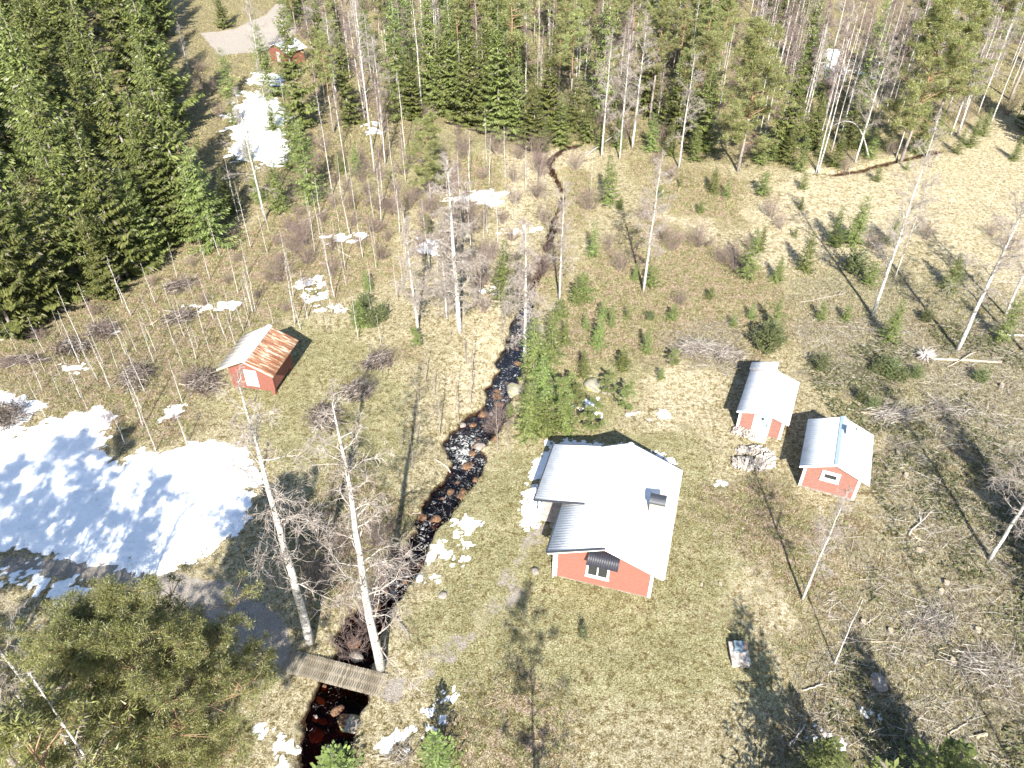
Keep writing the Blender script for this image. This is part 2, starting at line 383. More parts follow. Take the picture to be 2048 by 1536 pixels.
M['metal_grey'] = paint('grey_weathered_roof', [(.3, (.36, .37, .38)), (.7, (.56, .57, .58))], 3, (3, 1, 1), .5, .5)
M['metal_edge'] = paint('dark_gutter_metal', [(.3, (.03, .033, .04)), (.7, (.055, .06, .07))], 4, rough=.4, spec=.5)
M['solar'] = paint('dark_awning', [(.3, (.02, .02, .028)), (.7, (.035, .035, .045))], 6, rough=.45, spec=.5)
M['blue_grey'] = paint('blue_grey_flashing', [(.3, (.3, .4, .48)), (.7, (.42, .5, .56))], 4, rough=.45, spec=.5)
M['plaster'] = paint('cream_plaster', [(.3, (.42, .33, .19)), (.7, (.5, .42, .27))], 6)
M['dark'] = paint('dark_interior', [(.3, (.02, .018, .016)), (.7, (.05, .045, .04))], 4)
def rust_mat():
    m, t, b = mat('rusty_roof_sheet', .6, .4); tc = N(t, 'ShaderNodeTexCoord')
    mp = N(t, 'ShaderNodeMapping'); L(t, tc.outputs['Object'], mp.inputs[0]); mp.inputs['Scale'].default_value = (.45, 2.6, .45)
    n = noise(t, 2.2, 6, .72, mp.outputs[0]); n2 = noise(t, 9, 4, .7, tc.outputs['Object'])
    sx = N(t, 'ShaderNodeSeparateXYZ'); L(t, tc.outputs['Object'], sx.inputs[0])
    # the side towards the creek has rusted more: a few metres of it, with a soft noisy border
    side = N(t, 'ShaderNodeMapRange'); L(t, sx.outputs[0], side.inputs[0]); side.inputs[1].default_value = 1.3; side.inputs[2].default_value = 2.2
    side.inputs[3].default_value = -.12; side.inputs[4].default_value = .08
    f = mth(t, 'ADD', n.outputs[0], side.outputs[0])
    r = ramp(t, f, [(.42, (.66, .62, .55)), (.5, (.6, .48, .34)), (.56, (.36, .18, .1)), (.7, (.24, .095, .05))])
    r2 = ramp(t, n2.outputs[0], [(.35, (.65, .6, .55)), (.6, (1, 1, 1))])
    L(t, mix(t, 1.0, r.outputs[0], r2.outputs[0], 'MULTIPLY'), b.inputs['Base Color']); bump(t, b, n2.outputs[0], .2, .01)
    return m
M['rust'] = rust_mat()
def glass_mat():
    m, t, b = mat('window_glass', .06, .6); b.inputs['Base Color'].default_value = (.03, .035, .035, 1); return m
M['glass'] = glass_mat()

# ------------------------------------------------------------------ ground
def polyA(*pts): return W2(pts)
Z = {
 'green': [polyA((790, 1010), (1000, 900), (1100, 840), (1400, 860), (1450, 1000), (1480, 1100), (1520, 1300), (1500, 1440), (1100, 1440), (860, 1480), (790, 1250), (850, 1100)),
           polyA((420, 810), (560, 650), (720, 640), (790, 720), (830, 800), (820, 900), (780, 1100), (640, 1000), (520, 900)),
           polyA((40, 700), (300, 560), (560, 440), (520, 560), (330, 680), (120, 760)),
           polyA((1040, 640), (1180, 560), (1320, 700), (1240, 880), (1050, 880)), polyA((560, 1180), (620, 1000), (700, 1000), (640, 1300)),
           polyA((620, 200), (1000, 250), (900, 420), (700, 420)), polyA((1620, 700), (1880, 640), (1900, 860), (1700, 840))],
 'heath': [polyA((1110, 580), (1290, 420), (1400, 480), (1560, 560), (1600, 700), (1480, 735), (1380, 735), (1240, 720), (1080, 790), (1120, 700)),
           polyA((1240, 300), (1500, 360), (1480, 450), (1300, 420)), polyA((1370, 990), (1560, 950), (1620, 1010), (1760, 1040), (1700, 1280), (1600, 1240), (1480, 1090)),
           polyA((840, 1390), (1110, 1350), (1150, 1560), (860, 1560)), polyA((0, 650), (280, 560), (600, 400), (790, 380), (800, 560), (600, 620), (420, 720), (400, 880), (200, 900), (0, 780)),
           polyA((1780, 600), (1880, 580), (1920, 700), (1840, 690)), polyA((780, 690), (830, 690), (835, 725), (790, 730)),
           polyA((880, 300), (1010, 330), (980, 440), (880, 420)), polyA((1120, 330), (1200, 350), (1180, 480), (1110, 440)),
           polyA((1000, 560), (1130, 470), (1150, 580), (1060, 620)), polyA((540, 1050), (720, 900), (840, 1000), (790, 1200), (600, 1260)),
           polyA((1550, 1440), (1720, 1300), (1800, 1560), (1550, 1560)), polyA((1480, 1240), (1650, 1230), (1620, 1330), (1570, 1330)), polyA((1580, 600), (1720, 580), (1700, 680), (1600, 660)), polyA((1850, 860), (2048, 900), (2048, 1000), (1900, 980)), polyA((1700, 1130), (1830, 1100), (1800, 1240), (1720, 1220)), polyA((1900, 1180), (2048, 1160), (2048, 1280), (1920, 1270))],
 'straw': [polyA((1470, 430), (1600, 360), (1760, 340), (1900, 310), (1960, 260), (2048, 270), (2150, 600), (1980, 560), (1820, 480), (1700, 510), (1540, 540)),
           polyA((925, 660), (1010, 470), (990, 340), (1080, 300), (1190, 310), (1180, 370), (1060, 370), (1030, 600), (1005, 760), (905, 840), (880, 760)),
           polyA((890, 1090), (960, 930), (1040, 880), (1100, 860), (1060, 1000), (980, 1060)), polyA((1290, 740), (1430, 715), (1450, 860), (1330, 860)),
           polyA((1300, 410), (1420, 400), (1440, 500), (1330, 510)), polyA((1380, 580), (1520, 580), (1520, 620), (1400, 620)), polyA((1400, 1130), (1560, 1100), (1590, 1300), (1440, 1320), (1340, 1240)),
           polyA((600, 500), (760, 460), (800, 560), (640, 600)), polyA((520, 440), (640, 400), (760, 440), (560, 500)), polyA((790, 1250), (1000, 1180), (1100, 1130), (1010, 1250), (820, 1340))],
 'slash': [polyA((1560, 590), (1700, 520), (2048, 600), (2400, 700), (2400, 1560), (1560, 1560), (1660, 1250), (1770, 1060), (1770, 860), (1620, 760)),
           polyA((1330, 660), (1480, 640), (1500, 740), (1380, 750))],
 'gravel': [polyA((400, 66), (470, 58), (530, 30), (590, -30), (660, -30), (650, 20), (570, 85), (520, 105), (440, 112)),
            polyA((480, 1170), (560, 1240), (582, 1298), (570, 1345), (520, 1320), (420, 1250), (330, 1190), (150, 1160), (0, 1150), (0, 1115), (200, 1120), (360, 1150)),
            polyA((776, 1348), (800, 1352), (806, 1400), (790, 1412), (757, 1392)), polyA((1005, 1190), (1040, 1175), (1048, 1190), (1010, 1205))],
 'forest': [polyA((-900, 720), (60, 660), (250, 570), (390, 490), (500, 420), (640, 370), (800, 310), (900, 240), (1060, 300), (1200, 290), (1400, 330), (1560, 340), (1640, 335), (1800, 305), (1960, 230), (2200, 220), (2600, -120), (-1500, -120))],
}
PATH = [at(u, v) for u, v in [(800, 1375), (880, 1300), (960, 1225), (1010, 1185), (1060, 1130), (1085, 1060)]]
def zones(x, y):
    wx = x + (fbm(x, y, 2.2, 3, 41) - .5) * 3.2; wy = y + (fbm(x, y, 2.2, 3, 51) - .5) * 4.2
    out = {}
    for k, polys in Z.items():
        a = np.zeros(x.shape)
        sharp = k == 'gravel'
        X, Y = (x + (wx - x) * .25, y + (wy - y) * .25) if sharp else (wx, wy)
        wd = .35 if sharp else 2.0
        for p in polys:
            xs = [q[0] for q in p]; ys = [q[1] for q in p]
            m = (X > min(xs) - 3) & (X < max(xs) + 3) & (Y > min(ys) - 3) & (Y < max(ys) + 3)
            if m.any():
                a[m] = np.maximum(a[m], sstep(-wd, wd, sdist(X[m], Y[m], p)))
        out[k] = a
    d, _ = dseg(X, Y, PATH); out['gravel'] = np.maximum(out['gravel'], .46 * (1 - sstep(.25, .6, d)))
    return out
def build_ground():
    ys = [-60, -40, -25, -12, -3, 3, 8]
    y = 11.0
    while y < 190:
        ys.append(y); y += .13 if y < 45 else .13 + (y - 45) * .0045
    while y < 4500: ys.append(y); y *= 1.18
    ys = np.array(ys)
    s = np.concatenate([-np.geomspace(60, 1.02, 22), np.linspace(-1, 1, 620), np.geomspace(1.02, 60, 22)])
    hw = (.517 * np.clip(ys, 10, 600) + 16) * 1.08
    X = hw[:, None] * s[None, :]; Y = np.repeat(ys[:, None], len(s), 1)
    x = X.ravel(); yv = Y.ravel()
    near = (np.abs(x) < 190) & (yv < 400)
    z = np.zeros(x.shape); z[near] = gz(x[near], yv[near])
    fade = 1 - sstep(200, 400, yv); z *= fade
    nr, nc = len(ys), len(s)
    i = np.arange(nr - 1)[:, None] * nc + np.arange(nc - 1)[None, :]
    Fc = np.stack([i, i + 1, i + nc + 1, i + nc], -1).reshape(-1, 4)
    me = np_mesh('ground', np.stack([x, yv, z], 1), Fc, [M['ground']], smooth=True)
    zn = {k: np.zeros(x.shape) for k in Z}
    zn['forest'][:] = 1
    zz = zones(x[near], yv[near])
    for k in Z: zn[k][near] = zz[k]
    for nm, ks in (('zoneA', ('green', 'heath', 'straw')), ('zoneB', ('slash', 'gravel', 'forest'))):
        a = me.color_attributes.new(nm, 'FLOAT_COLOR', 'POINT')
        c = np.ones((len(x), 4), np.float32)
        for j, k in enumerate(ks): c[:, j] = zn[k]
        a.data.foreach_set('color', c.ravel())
    o = obj('ground', me)
    tag(o, 'dry spring grass, heath and forest floor of the clearing', 'ground', kind='structure')
build_ground()

def grid_patch(name, polys, holes, cell, fn, m, noise_amp=1.0, sc=1.0, seed=0, spotty=0.0, edge=0.0):
    xs = [p[0] for q in polys for p in q]; ys = [p[1] for q in polys for p in q]
    gx = np.arange(min(xs) - 1, max(xs) + 1, cell); gy = np.arange(min(ys) - 1, max(ys) + 1, cell)
    X, Y = np.meshgrid(gx, gy); x = X.ravel(); y = Y.ravel()
    f = np.full(x.shape, -9.0)
    for p in polys: f = np.maximum(f, sdist(x, y, p))
    for p in holes: f = np.minimum(f, -sdist(x, y, p))
    f = f + (fbm(x, y, sc, 4, seed) - .5) * noise_amp + (fbm(x, y, sc * .3, 3, seed + 3) - .5) * noise_amp * .8 + edge
    hole = fbm(x, y, .8, 4, seed + 11); f = np.minimum(f, (.585 - hole) * 4 + np.clip(f, 0, 2) * .9)
    if spotty: f = np.minimum(f, (fbm(x, y, .55, 3, seed + 7) - spotty) * 3 + np.clip(f, 0, 3) * .35)
    nr, nc = X.shape
    i = (np.arange(nr - 1)[:, None] * nc + np.arange(nc - 1)[None, :]).ravel()
    q = np.stack([i, i + 1, i + nc + 1, i + nc], -1)
    keep = (f[q] > 0).any(1)
    # pull the border vertices in to the zero line so that the rim is not stepped
    q = q[keep]
    used, inv = np.unique(q, return_inverse=True); q = inv.reshape(-1, 4)
    x = x[used].copy(); y = y[used].copy(); ff = f[used]
    z = fn(x, y, ff)
    me = np_mesh(name, np.stack([x, y, z], 1), q, [m], smooth=True)
    return me
def snow_thin(x, y, f):
    return gz(x, y) + np.where(f > 0, np.minimum(.025 + f * .05, .055), -.02) + (fbm(x, y, .3, 2, 5) - .5) * .03
def snow_z(x, y, f):
    return gz(x, y) + np.where(f > 0, np.minimum(.02 + f * .14, .13 + .05 * fbm(x, y, 2.5, 2, 77)), -.03) + (fbm(x, y, .5, 2, 5) - .5) * .04
def snow(name, px, label, holes=(), cell=.16, amp=1.0, sc=1.0, seed=0, spotty=0.0, edge=0.0):
    me = grid_patch(name, [W2(p) for p in px], [W2(p) for p in holes], cell, snow_z if 'field' in name else snow_thin, M['snow'], amp, sc, seed, spotty, edge)
    if len(me.polygons) == 0: return
    tag(obj(name, me), label, 'snow', 'melting snow patches', 'stuff')
snow('snow_field', [[(-300, 860), (0, 885), (30, 850), (62, 852), (90, 842), (140, 832), (205, 816), (240, 830), (215, 872), (206, 912), (236, 930), (262, 905), (290, 890), (320, 908), (400, 884),
      (450, 872), (500, 905), (520, 960), (505, 1020), (470, 1070), (400, 1110), (330, 1150), (250, 1142), (130, 1118), (40, 1106), (-300, 1090)]],
     'wide white snow field with tree shadows beside the forest road', amp=1.3, sc=1.4, seed=3, cell=.14)
snow('snow_patch', [[(-200, 790), (20, 786), (60, 800), (95, 815), (60, 832), (60, 850), (20, 880), (-200, 900), (-160, 840), (20, 840), (25, 815), (-200, 812)]], 'ragged snow tongue at the left edge above the snow field', amp=1.0, seed=9)
snow('snow_patch', [[(320, 838), (345, 812), (365, 806), (366, 825), (345, 838), (312, 848)]], 'crooked snow strip between thin birches near the brush heap', amp=.7, seed=4, sc=.6)
snow('snow_patch', [[(-100, 1135), (60, 1132), (140, 1160), (185, 1185), (200, 1220), (150, 1235), (90, 1190), (40, 1170), (-100, 1150)]], 'broken snow bank along the lower side of the dark road', amp=1.6, sc=.9, seed=5, spotty=.42)
snow('snow_patch', [[(480, 182), (520, 180), (560, 200), (572, 240), (588, 290), (560, 328), (520, 330), (478, 322), (468, 300), (455, 270), (447, 235), (470, 215)]], 'bright snow in the gap of the left forest', amp=4.0, sc=2.0, seed=6, cell=.2, spotty=.36)
snow('snow_patch', [[(500, 145), (570, 150), (560, 172), (500, 168)]], 'thin snow strip below the grey roofed shed', amp=2.0, sc=1.6, seed=16, cell=.3)
SP = [([(600, 560), (640, 552), (650, 570), (620, 580), (600, 578)], 'snow patch behind the rusty roofed hut, upper piece'), ([(600, 590), (622, 584), (655, 580), (650, 596), (612, 604)], 'snow patch behind the rusty roofed hut, lower piece'),
      ([(625, 612), (665, 608), (692, 620), (660, 624), (630, 620)], 'flat snow strip right of the rusty roofed hut top'), ([(365, 610), (440, 604), (480, 600), (475, 614), (400, 618)], 'long snow strip among the thin birches behind the hut'),
      ([(650, 475), (700, 468), (735, 475), (700, 484), (668, 486)], 'low snow strip among birches left of the tall white birches'), ([(930, 388), (985, 380), (1008, 390), (995, 412), (930, 405), (880, 398)], 'snow patch behind the tallest white birch'),
      ([(995, 460), (1040, 458), (1075, 460), (1040, 468), (1000, 466)], 'narrow snow strip right of the tall white birches'), ([(838, 480), (868, 480), (870, 512), (840, 510)], 'bluish snow between the two tall white birches'),
      ([(955, 574), (985, 574), (985, 590), (962, 586)], 'small snow patch beside the dark spruce at the creek'), ([(840, 1110), (880, 1090), (915, 1088), (905, 1106), (860, 1125), (835, 1128)], 'snow patch on the grass right of the creek'),
      ([(905, 1118), (945, 1112), (950, 1122), (905, 1132)], 'second snow patch on the grass right of the creek, nearer the cottage'), ([(905, 1040), (935, 1030), (955, 1040), (945, 1066), (920, 1070)], 'spotty snow patch between creek and cottage porch'),
      ([(930, 1085), (948, 1082), (950, 1092), (934, 1094)], 'tiny snow patch between creek and cottage'), ([(845, 1156), (874, 1152), (870, 1160), (846, 1162)], 'thin snow streak lowest of those right of the creek'),
      ([(1090, 885), (1240, 884), (1260, 900), (1105, 915), (1075, 975), (1060, 1040), (1050, 1055), (1046, 1010), (1070, 950)], 'blue shaded snow roof slide along the back and left of the cottage'),
      ([(1050, 1000), (1078, 990), (1080, 1038), (1068, 1055), (1052, 1040)], 'small white snow heap at the cottage porch corner'), ([(1315, 905), (1345, 920), (1352, 932), (1330, 926)], 'snow remnant behind the right eave of the cottage'),
      ([(1255, 828), (1330, 822), (1335, 830), (1265, 836)], 'thin snow streak behind the cottage below the heath'), ([(1150, 805), (1190, 800), (1195, 830), (1165, 820)], 'snow bits in front of the mossy boulder'),
      ([(505, 1445), (545, 1440), (560, 1470), (545, 1490), (515, 1465)], 'snow spots left of the creek below the footbridge'), ([(780, 1470), (830, 1465), (845, 1490), (800, 1505), (765, 1500)], 'snow spots right of the creek mouth near the small spruce'),
      ([(850, 1425), (905, 1385), (915, 1395), (870, 1450)], 'snow crumbs beside the shadow right of the footbridge'), ([(545, 1495), (580, 1480), (590, 1536), (550, 1536)], 'snow spots at the lower edge beside the creek'),
      ([(1420, 955), (1450, 955), (1455, 968), (1430, 968)], 'small snow streak left of the log heaps'), ([(1638, 1476), (1660, 1478), (1668, 1488), (1645, 1490)], 'snow spot in the tree shadow at the lower right'),
      ([(1720, 1425), (1745, 1430), (1742, 1440), (1722, 1436)], 'white snow spot among slash at the lower right'), ([(1640, 100), (1680, 100), (1695, 150), (1660, 170), (1640, 140)], 'snow glimpse inside the right birch stand'),
      ([(1700, 120), (1760, 125), (1750, 160), (1710, 150)], 'snow glimpse deeper inside the right birch stand'), ([(730, 255), (750, 250), (755, 268), (735, 268)], 'small snow spot under the centre left trees'),
      ([(130, 680), (160, 682), (165, 695), (140, 696)], 'snow spot left among the brush heaps'), ([(120, 730), (175, 732), (178, 742), (135, 742)], 'flat snow spot above the snow field'), ([(205, 650), (230, 655), (228, 668), (210, 664)], 'snow spot inside the grey brush heap')]
for i, (p, lb) in enumerate(SP):
    far = p[0][1] < 500
    snow('snow_patch', [p], lb, cell=.12 if not far else .25, amp=1.1 if not far else 2.2, sc=.7 if not far else 1.4, seed=20 + i, spotty=.46 if p[0][1] > 1420 or 'spotty' in lb or 'glimpse' in lb else (0 if 'cottage at' in lb or 'porch corner' in lb or 'left of the cottage' in lb else .44), edge=.14)

# water sheet along the creek
def build_water():
    pts = CREEK; n = len(pts); V = []; Q = []; rf = []
    P2 = []
    for i in range(8, n - 1):
        for k in range(6):
            t = k / 6; P2.append([pts[i][j] * (1 - t) + pts[i + 1][j] * t for j in range(3)])
    P2.append(list(pts[-1]))
    S = 13
    for i, (x, y, w) in enumerate(P2):
        a = P2[max(i - 1, 0)]; b = P2[min(i + 1, len(P2) - 1)]
        dx, dy = b[0] - a[0], b[1] - a[1]; l = math.hypot(dx, dy); nx, ny = -dy / l, dx / l
        ww = w * 1.35 + .25
        for j in range(S):
            s = (j / (S - 1) * 2 - 1) * ww
            px, py = x + nx * s, y + ny * s
            V.append((px, py, -.5 + .02 * math.sin(px * 9) * math.sin(py * 7)))
            r = (0.75 + .35 * math.sin(i * .22) * math.sin(i * .07 + 1)) * (1 if y > 27 else .35)
            rf.append(r * (1 - abs(s) / ww * .6))
    m = len(P2)
    for i in range(m - 1):
        for j in range(S - 1):
            Q.append((i * S + j, (i + 1) * S + j, (i + 1) * S + j + 1, i * S + j + 1))
    me = np_mesh('creek_water', V, np.array(Q)[:, ::-1], [M['water']], smooth=True)
    a = me.attributes.new('riffle', 'FLOAT', 'POINT'); a.data.foreach_set('value', np.array(rf, np.float32))
    tag(obj('creek_water', me), 'dark peat-brown creek water with white riffles', 'water', kind='structure')
build_water()

# ------------------------------------------------------------------ plant prototypes
rnd = np.random.default_rng(7)
def kites(name, A, B, Wd, droop_n, mats, mi=None):
    """needle sprays: kite shaped faces from A to B with half width Wd, side direction droop_n"""
    mid = A * .45 + B * .55
    V = np.stack([A, mid - Wd, B, mid + Wd], 1)
    n = len(A); Fc = np.arange(n * 4).reshape(n, 4)
    return np_mesh(name, V.reshape(-1, 3), Fc, mats, mi)
def unit(v): return v / (np.linalg.norm(v, axis=-1, keepdims=True) + 1e-9)
def make_spruce(h, rad, seed, whorl=.42, nb=7, low=.04, dens=1.0, droop=.35, m='spruce', up=.25, size=1.0, power=.8):
    """unit spruce standing at the origin, h metres tall"""
    r = np.random.default_rng(seed)
    A, B, Wd = [], [], []
    limbs = []
    z = h * low; a0 = r.uniform(0, 6.28)
    while z < h * .985:
        t = z / h
        base = rad * (1 - t) ** power * (1 if t > .12 else .75 + t * 2)
        k = max(4, int(nb * (1 if t < .8 else .7)))
        off = r.uniform(0, 6.28)
        for j in range(k):
            if r.random() < .07: continue
            a = off + 6.283 * j / k + r.normal(0, .35); L_ = base * r.choice([r.uniform(.5, .85), r.uniform(.85, 1.2)]) * (1 + .16 * math.cos(a - a0 - z * .4)) + .12
            zz = z + r.normal(0, whorl * .55)
            d = np.array([math.cos(a), math.sin(a), 0.0]); side = np.array([-d[1], d[0], 0.0])
            dr = droop * (1 - t) * r.uniform(.6, 1.3)
            n = max(2, int(L_ / .2 * dens))
            for q in range(n):
                s = (q + .6) / n
                zc = zz + L_ * (-dr * s * 1.1 + up * s * s * (1 if t < .7 else 2.2))
                c = d * L_ * s + np.array([0, 0, zc])
                sl = (.5 + .12 * L_) * (1 - .45 * s) * size * r.uniform(.75, 1.2)
                sl = min(sl, L_ * .6 + .1)
                for sg in (-1, 1):
                    dirv = unit(d * r.uniform(.5, .9) + side * sg * r.uniform(.5, .95) + np.array([0, 0, -.28 - .35 * (1 - t) * r.random()]))
                    A.append(c); B.append(c + dirv * sl)
                    w = unit(np.cross(dirv, np.array([0, 0, 1.0])) + r.normal(0, .45, 3)) * sl * .17; Wd.append(w)
                if s > .35 and r.random() < .6:
                    dirv = unit(np.array([r.normal(0, .3), r.normal(0, .3), -1.0]) + d * .3)
                    A.append(c); B.append(c + dirv * sl * .6); Wd.append(unit(side + r.normal(0, .4, 3)) * sl * .16)
            tip = d * L_ + np.array([0, 0, zz + L_ * (-dr * 1.1 + up * (1 if t < .7 else 2.2))])
            dv = unit(d + np.array([0, 0, .35])); A.append(tip - dv * .15); B.append(tip + dv * .3 * size); Wd.append(side * .07)
            if L_ > .7 * size: limbs.append((*((0, 0, zz)), *(tip * .96), .02 * h / 16 + .008, .006, 0))
        z += whorl * (1 - .45 * t) * r.uniform(.8, 1.2)
    for q in range(10):
        zz = h * (.93 + .07 * q / 10); a = r.uniform(0, 6.28); d = np.array([math.cos(a), math.sin(a), 1.6]); d = unit(d)
        c = np.array([0, 0, zz]); A.append(c); B.append(c + d * .3 * size); Wd.append(unit(np.cross(d, [0, 0, 1.0])) * .05 * size)
    crown = kites('crown', np.array(A), np.array(B), np.array(Wd), None, [M[m]])
    tb = MB(); n = 7
    tb.tube([(0, 0, -.4)] + [(r.normal(0, .02), r.normal(0, .02), h * i / n) for i in range(1, n + 1)], [h * .0125] + [h * .0115 * (1 - i / n) + .008 for i in range(1, n + 1)], 7)
    tr = tb.mesh('trunk', M['bark_grey'], True)
    return tr, crown, h
def clump_tris(C_, r0, n, r, ln, wd, flat=.7):
    """balls of needles: thin triangles leaving each centre"""
    k = len(C_)
    d = unit(r.normal(0, 1, (k, n, 3)) * np.array([1, 1, flat]) + np.array([0, 0, .25]))
    st = C_[:, None, :] + d * r0 * r.uniform(.0, .75, (k, n, 1)) * np.array([1, 1, flat])
    e = st + unit(d + r.normal(0, .45, d.shape)) * ln * r.uniform(.7, 1.3, (k, n, 1))
    s = unit(np.cross(d, r.normal(0, 1, d.shape))) * wd
    V = np.stack([st - s, st + s, e], 2).reshape(-1, 3)
    return V
def make_pine(h, seed, crown0=.45, rad=2.4, limbs=34, per=5, nn=34, ln=.2, wd=.028, cr=.36, m='pine', trunk_r=.011, lean=.3):
    r = np.random.default_rng(seed); S = []; Cc = []
    pts = []; x = y = 0
    for i in range(11):
        t = i / 10; pts.append((x, y, h * t)); x += r.normal(0, .01 * h * lean); y += r.normal(0, .01 * h * lean)
    def tp(t):
        f = min(max(t, 0), .999) * 10; i = int(f); f -= i; return np.array(pts[i]) * (1 - f) + np.array(pts[i + 1]) * f
    for k in range(limbs):
        t = crown0 + (1 - crown0) * (k + r.random()) / limbs; u = (t - crown0) / (1 - crown0)
        L_ = rad * (1.0 - .72 * u ** 1.6) * r.uniform(.55, 1.15) * (.75 + .5 * min(u * 3, 1)); a = r.uniform(0, 6.28)
        d = unit(np.array([math.cos(a), math.sin(a), .12 + .55 * u])); p0 = tp(t); p = p0.copy(); rr = .045 * h / 14 * (1 - .5 * u)
        ns = 4
        for q in range(ns):
            d = unit(d + r.normal(0, .2, 3) + np.array([0, 0, .08])); p1 = p + d * L_ / ns
            S.append((*p, *p1, rr * (1 - q / ns) + .006, rr * (1 - (q + 1) / ns) + .005, 0)); p = p1
            if q >= 1 or L_ < 1.2:
                for w in range(per if q >= 2 else max(1, per // 2)):
                    e = unit(r.normal(0, 1, 3) * np.array([1, 1, .45]) + d * .7 + np.array([0, 0, .2])); c = p + e * L_ * r.uniform(.12, .34)
                    S.append((*p, *c, .014, .006, 0)); Cc.append(c)
        Cc.append(p)
    for q in range(6): Cc.append(tp(.97) + r.normal(0, .25, 3))
    # a few bare stubs on the lower trunk
    for k in range(10):
        t = r.uniform(.15, crown0 + .1); a = r.uniform(0, 6.28); p0 = tp(t)
        S.append((*p0, *(p0 + np.array([math.cos(a), math.sin(a), -.1]) * r.uniform(.4, 1.1)), .02, .006, 0))
    V = clump_tris(np.array(Cc), cr, nn, r, ln, wd)
    lim = segs('limbs', S, [M['bark_pine']], 4); lv = np.zeros(len(lim.vertices) * 3, np.float32); lim.vertices.foreach_get('co', lv); lv = lv.reshape(-1, 3)
    lf = np.zeros(len(lim.loops), np.int32); lim.loops.foreach_get('vertex_index', lf); lf = lf.reshape(-1, 4) + len(V); bpy.data.meshes.remove(lim)
    tri = np.concatenate([np.arange(len(V)).reshape(-1, 3), lf[:, :3], lf[:, [0, 2, 3]]])
    crown = np_mesh('crown', np.concatenate([V, lv]), tri, [M[m], M['bark_pine']], np.concatenate([np.zeros(len(V) // 3, int), np.ones(len(lf) * 2, int)]))
    tb = MB(); tb.tube([(0, 0, -.4)] + pts[1:5], [h * trunk_r * 1.15] + [h * trunk_r * (1 - i / 13) for i in range(1, 5)], 8, 0)
    tb.tube(pts[4:], [h * trunk_r * (1 - i / 10.6) for i in range(4, 11)], 8, 1)
    return tb.mesh('trunk', [M['bark_grey'], M['bark_pine']], True), crown, h
def make_birch(h, seed, spread=.17, limbs=30, sub=6, tw=5, first=.25, trunk_r=.0085, up=.75, m_t='birch_bark', m_l='birch_limb', m_w='twig_pale', stems=1, wr=.0075, lean=.5, droop=.25, crook=.22):
    r = np.random.default_rng(seed); S = []; tb = MB()
    for st in range(stems):
        pts = []; x = y = 0; dx, dy = r.normal(0, .012, 2) * lean * h; ang = r.uniform(0, 6.28)
        if stems > 1: dx += math.cos(ang + st * 6.283 / stems) * h * .018; dy += math.sin(ang + st * 6.283 / stems) * h * .018
        hh = h * (1 if st == 0 else r.uniform(.75, .95)); n = 12
        for i in range(n + 1):
            pts.append((x, y, hh * i / n)); x += dx / n * 3 + r.normal(0, .0035 * h * lean); y += dy / n * 3 + r.normal(0, .0035 * h * lean)
        pts[0] = (pts[0][0], pts[0][1], -.3)
        tr = trunk_r * (1 if st == 0 else .75)
        tb.tube(pts, [h * tr * (1.12 if i == 0 else 1) * (1 - i / n) ** .8 + .008 for i in range(n + 1)], 8)
        def tp(t):
            f = min(max(t, 0), .999) * n; i = int(f); f -= i; a = np.array(pts[i]) if i else np.array((pts[0][0], pts[0][1], 0)); return a * (1 - f) + np.array(pts[i + 1]) * f
        for k in range(limbs):
            t = first + (1 - first) * ((k + r.random()) / limbs) ** .9; u = (t - first) / (1 - first); t = min(t, .99)
            L_ = h * spread * (1.05 - u * .78) * r.uniform(.5, 1.2) * min(1, .6 + u * 2)
            a = r.uniform(0, 6.28); d = unit(np.array([math.cos(a), math.sin(a), up * r.uniform(.5, 1.2) + u * .6])); p = tp(t); ns = 4; rr = h * .0023 * (1 - .6 * u) + .005
            for q in range(ns):
                d = unit(d + r.normal(0, crook, 3) + np.array([0, 0, .06 - droop * q * .15])); p1 = p + d * L_ / ns
                r1 = rr * (1 - q / ns) + .005; r2 = rr * (1 - (q + 1) / ns) + .005
                S.append((*p, *p1, r1, r2, 0)); p = p1
                for w in range(int(sub * (.5 + q * .3) / 1.0 + r.random())):
                    e = unit(d * .8 + r.normal(0, .75, 3)); l2 = L_ * r.uniform(.15, .38); mid = p + e * l2 * .5; e2 = unit(e + r.normal(0, .45, 3) + np.array([0, 0, -droop])); en = mid + e2 * l2 * .5
                    S.append((*p, *mid, r2 * .6 + .002, wr, 1)); S.append((*mid, *en, wr, wr * .8, 1))
                    for v in range(tw):
                        s0 = mid if r.random() < .5 else en; e3 = unit(e2 + r.normal(0, .9, 3) + np.array([0, 0, -droop])); l3 = l2 * r.uniform(.25, .6)
                        S.append((*s0, *(s0 + e3 * l3), wr * .8, wr * .5, 1))
    return tb.mesh('trunk', M[m_t], True), segs('crown', S, [M[m_l], M[m_w]], 3), h

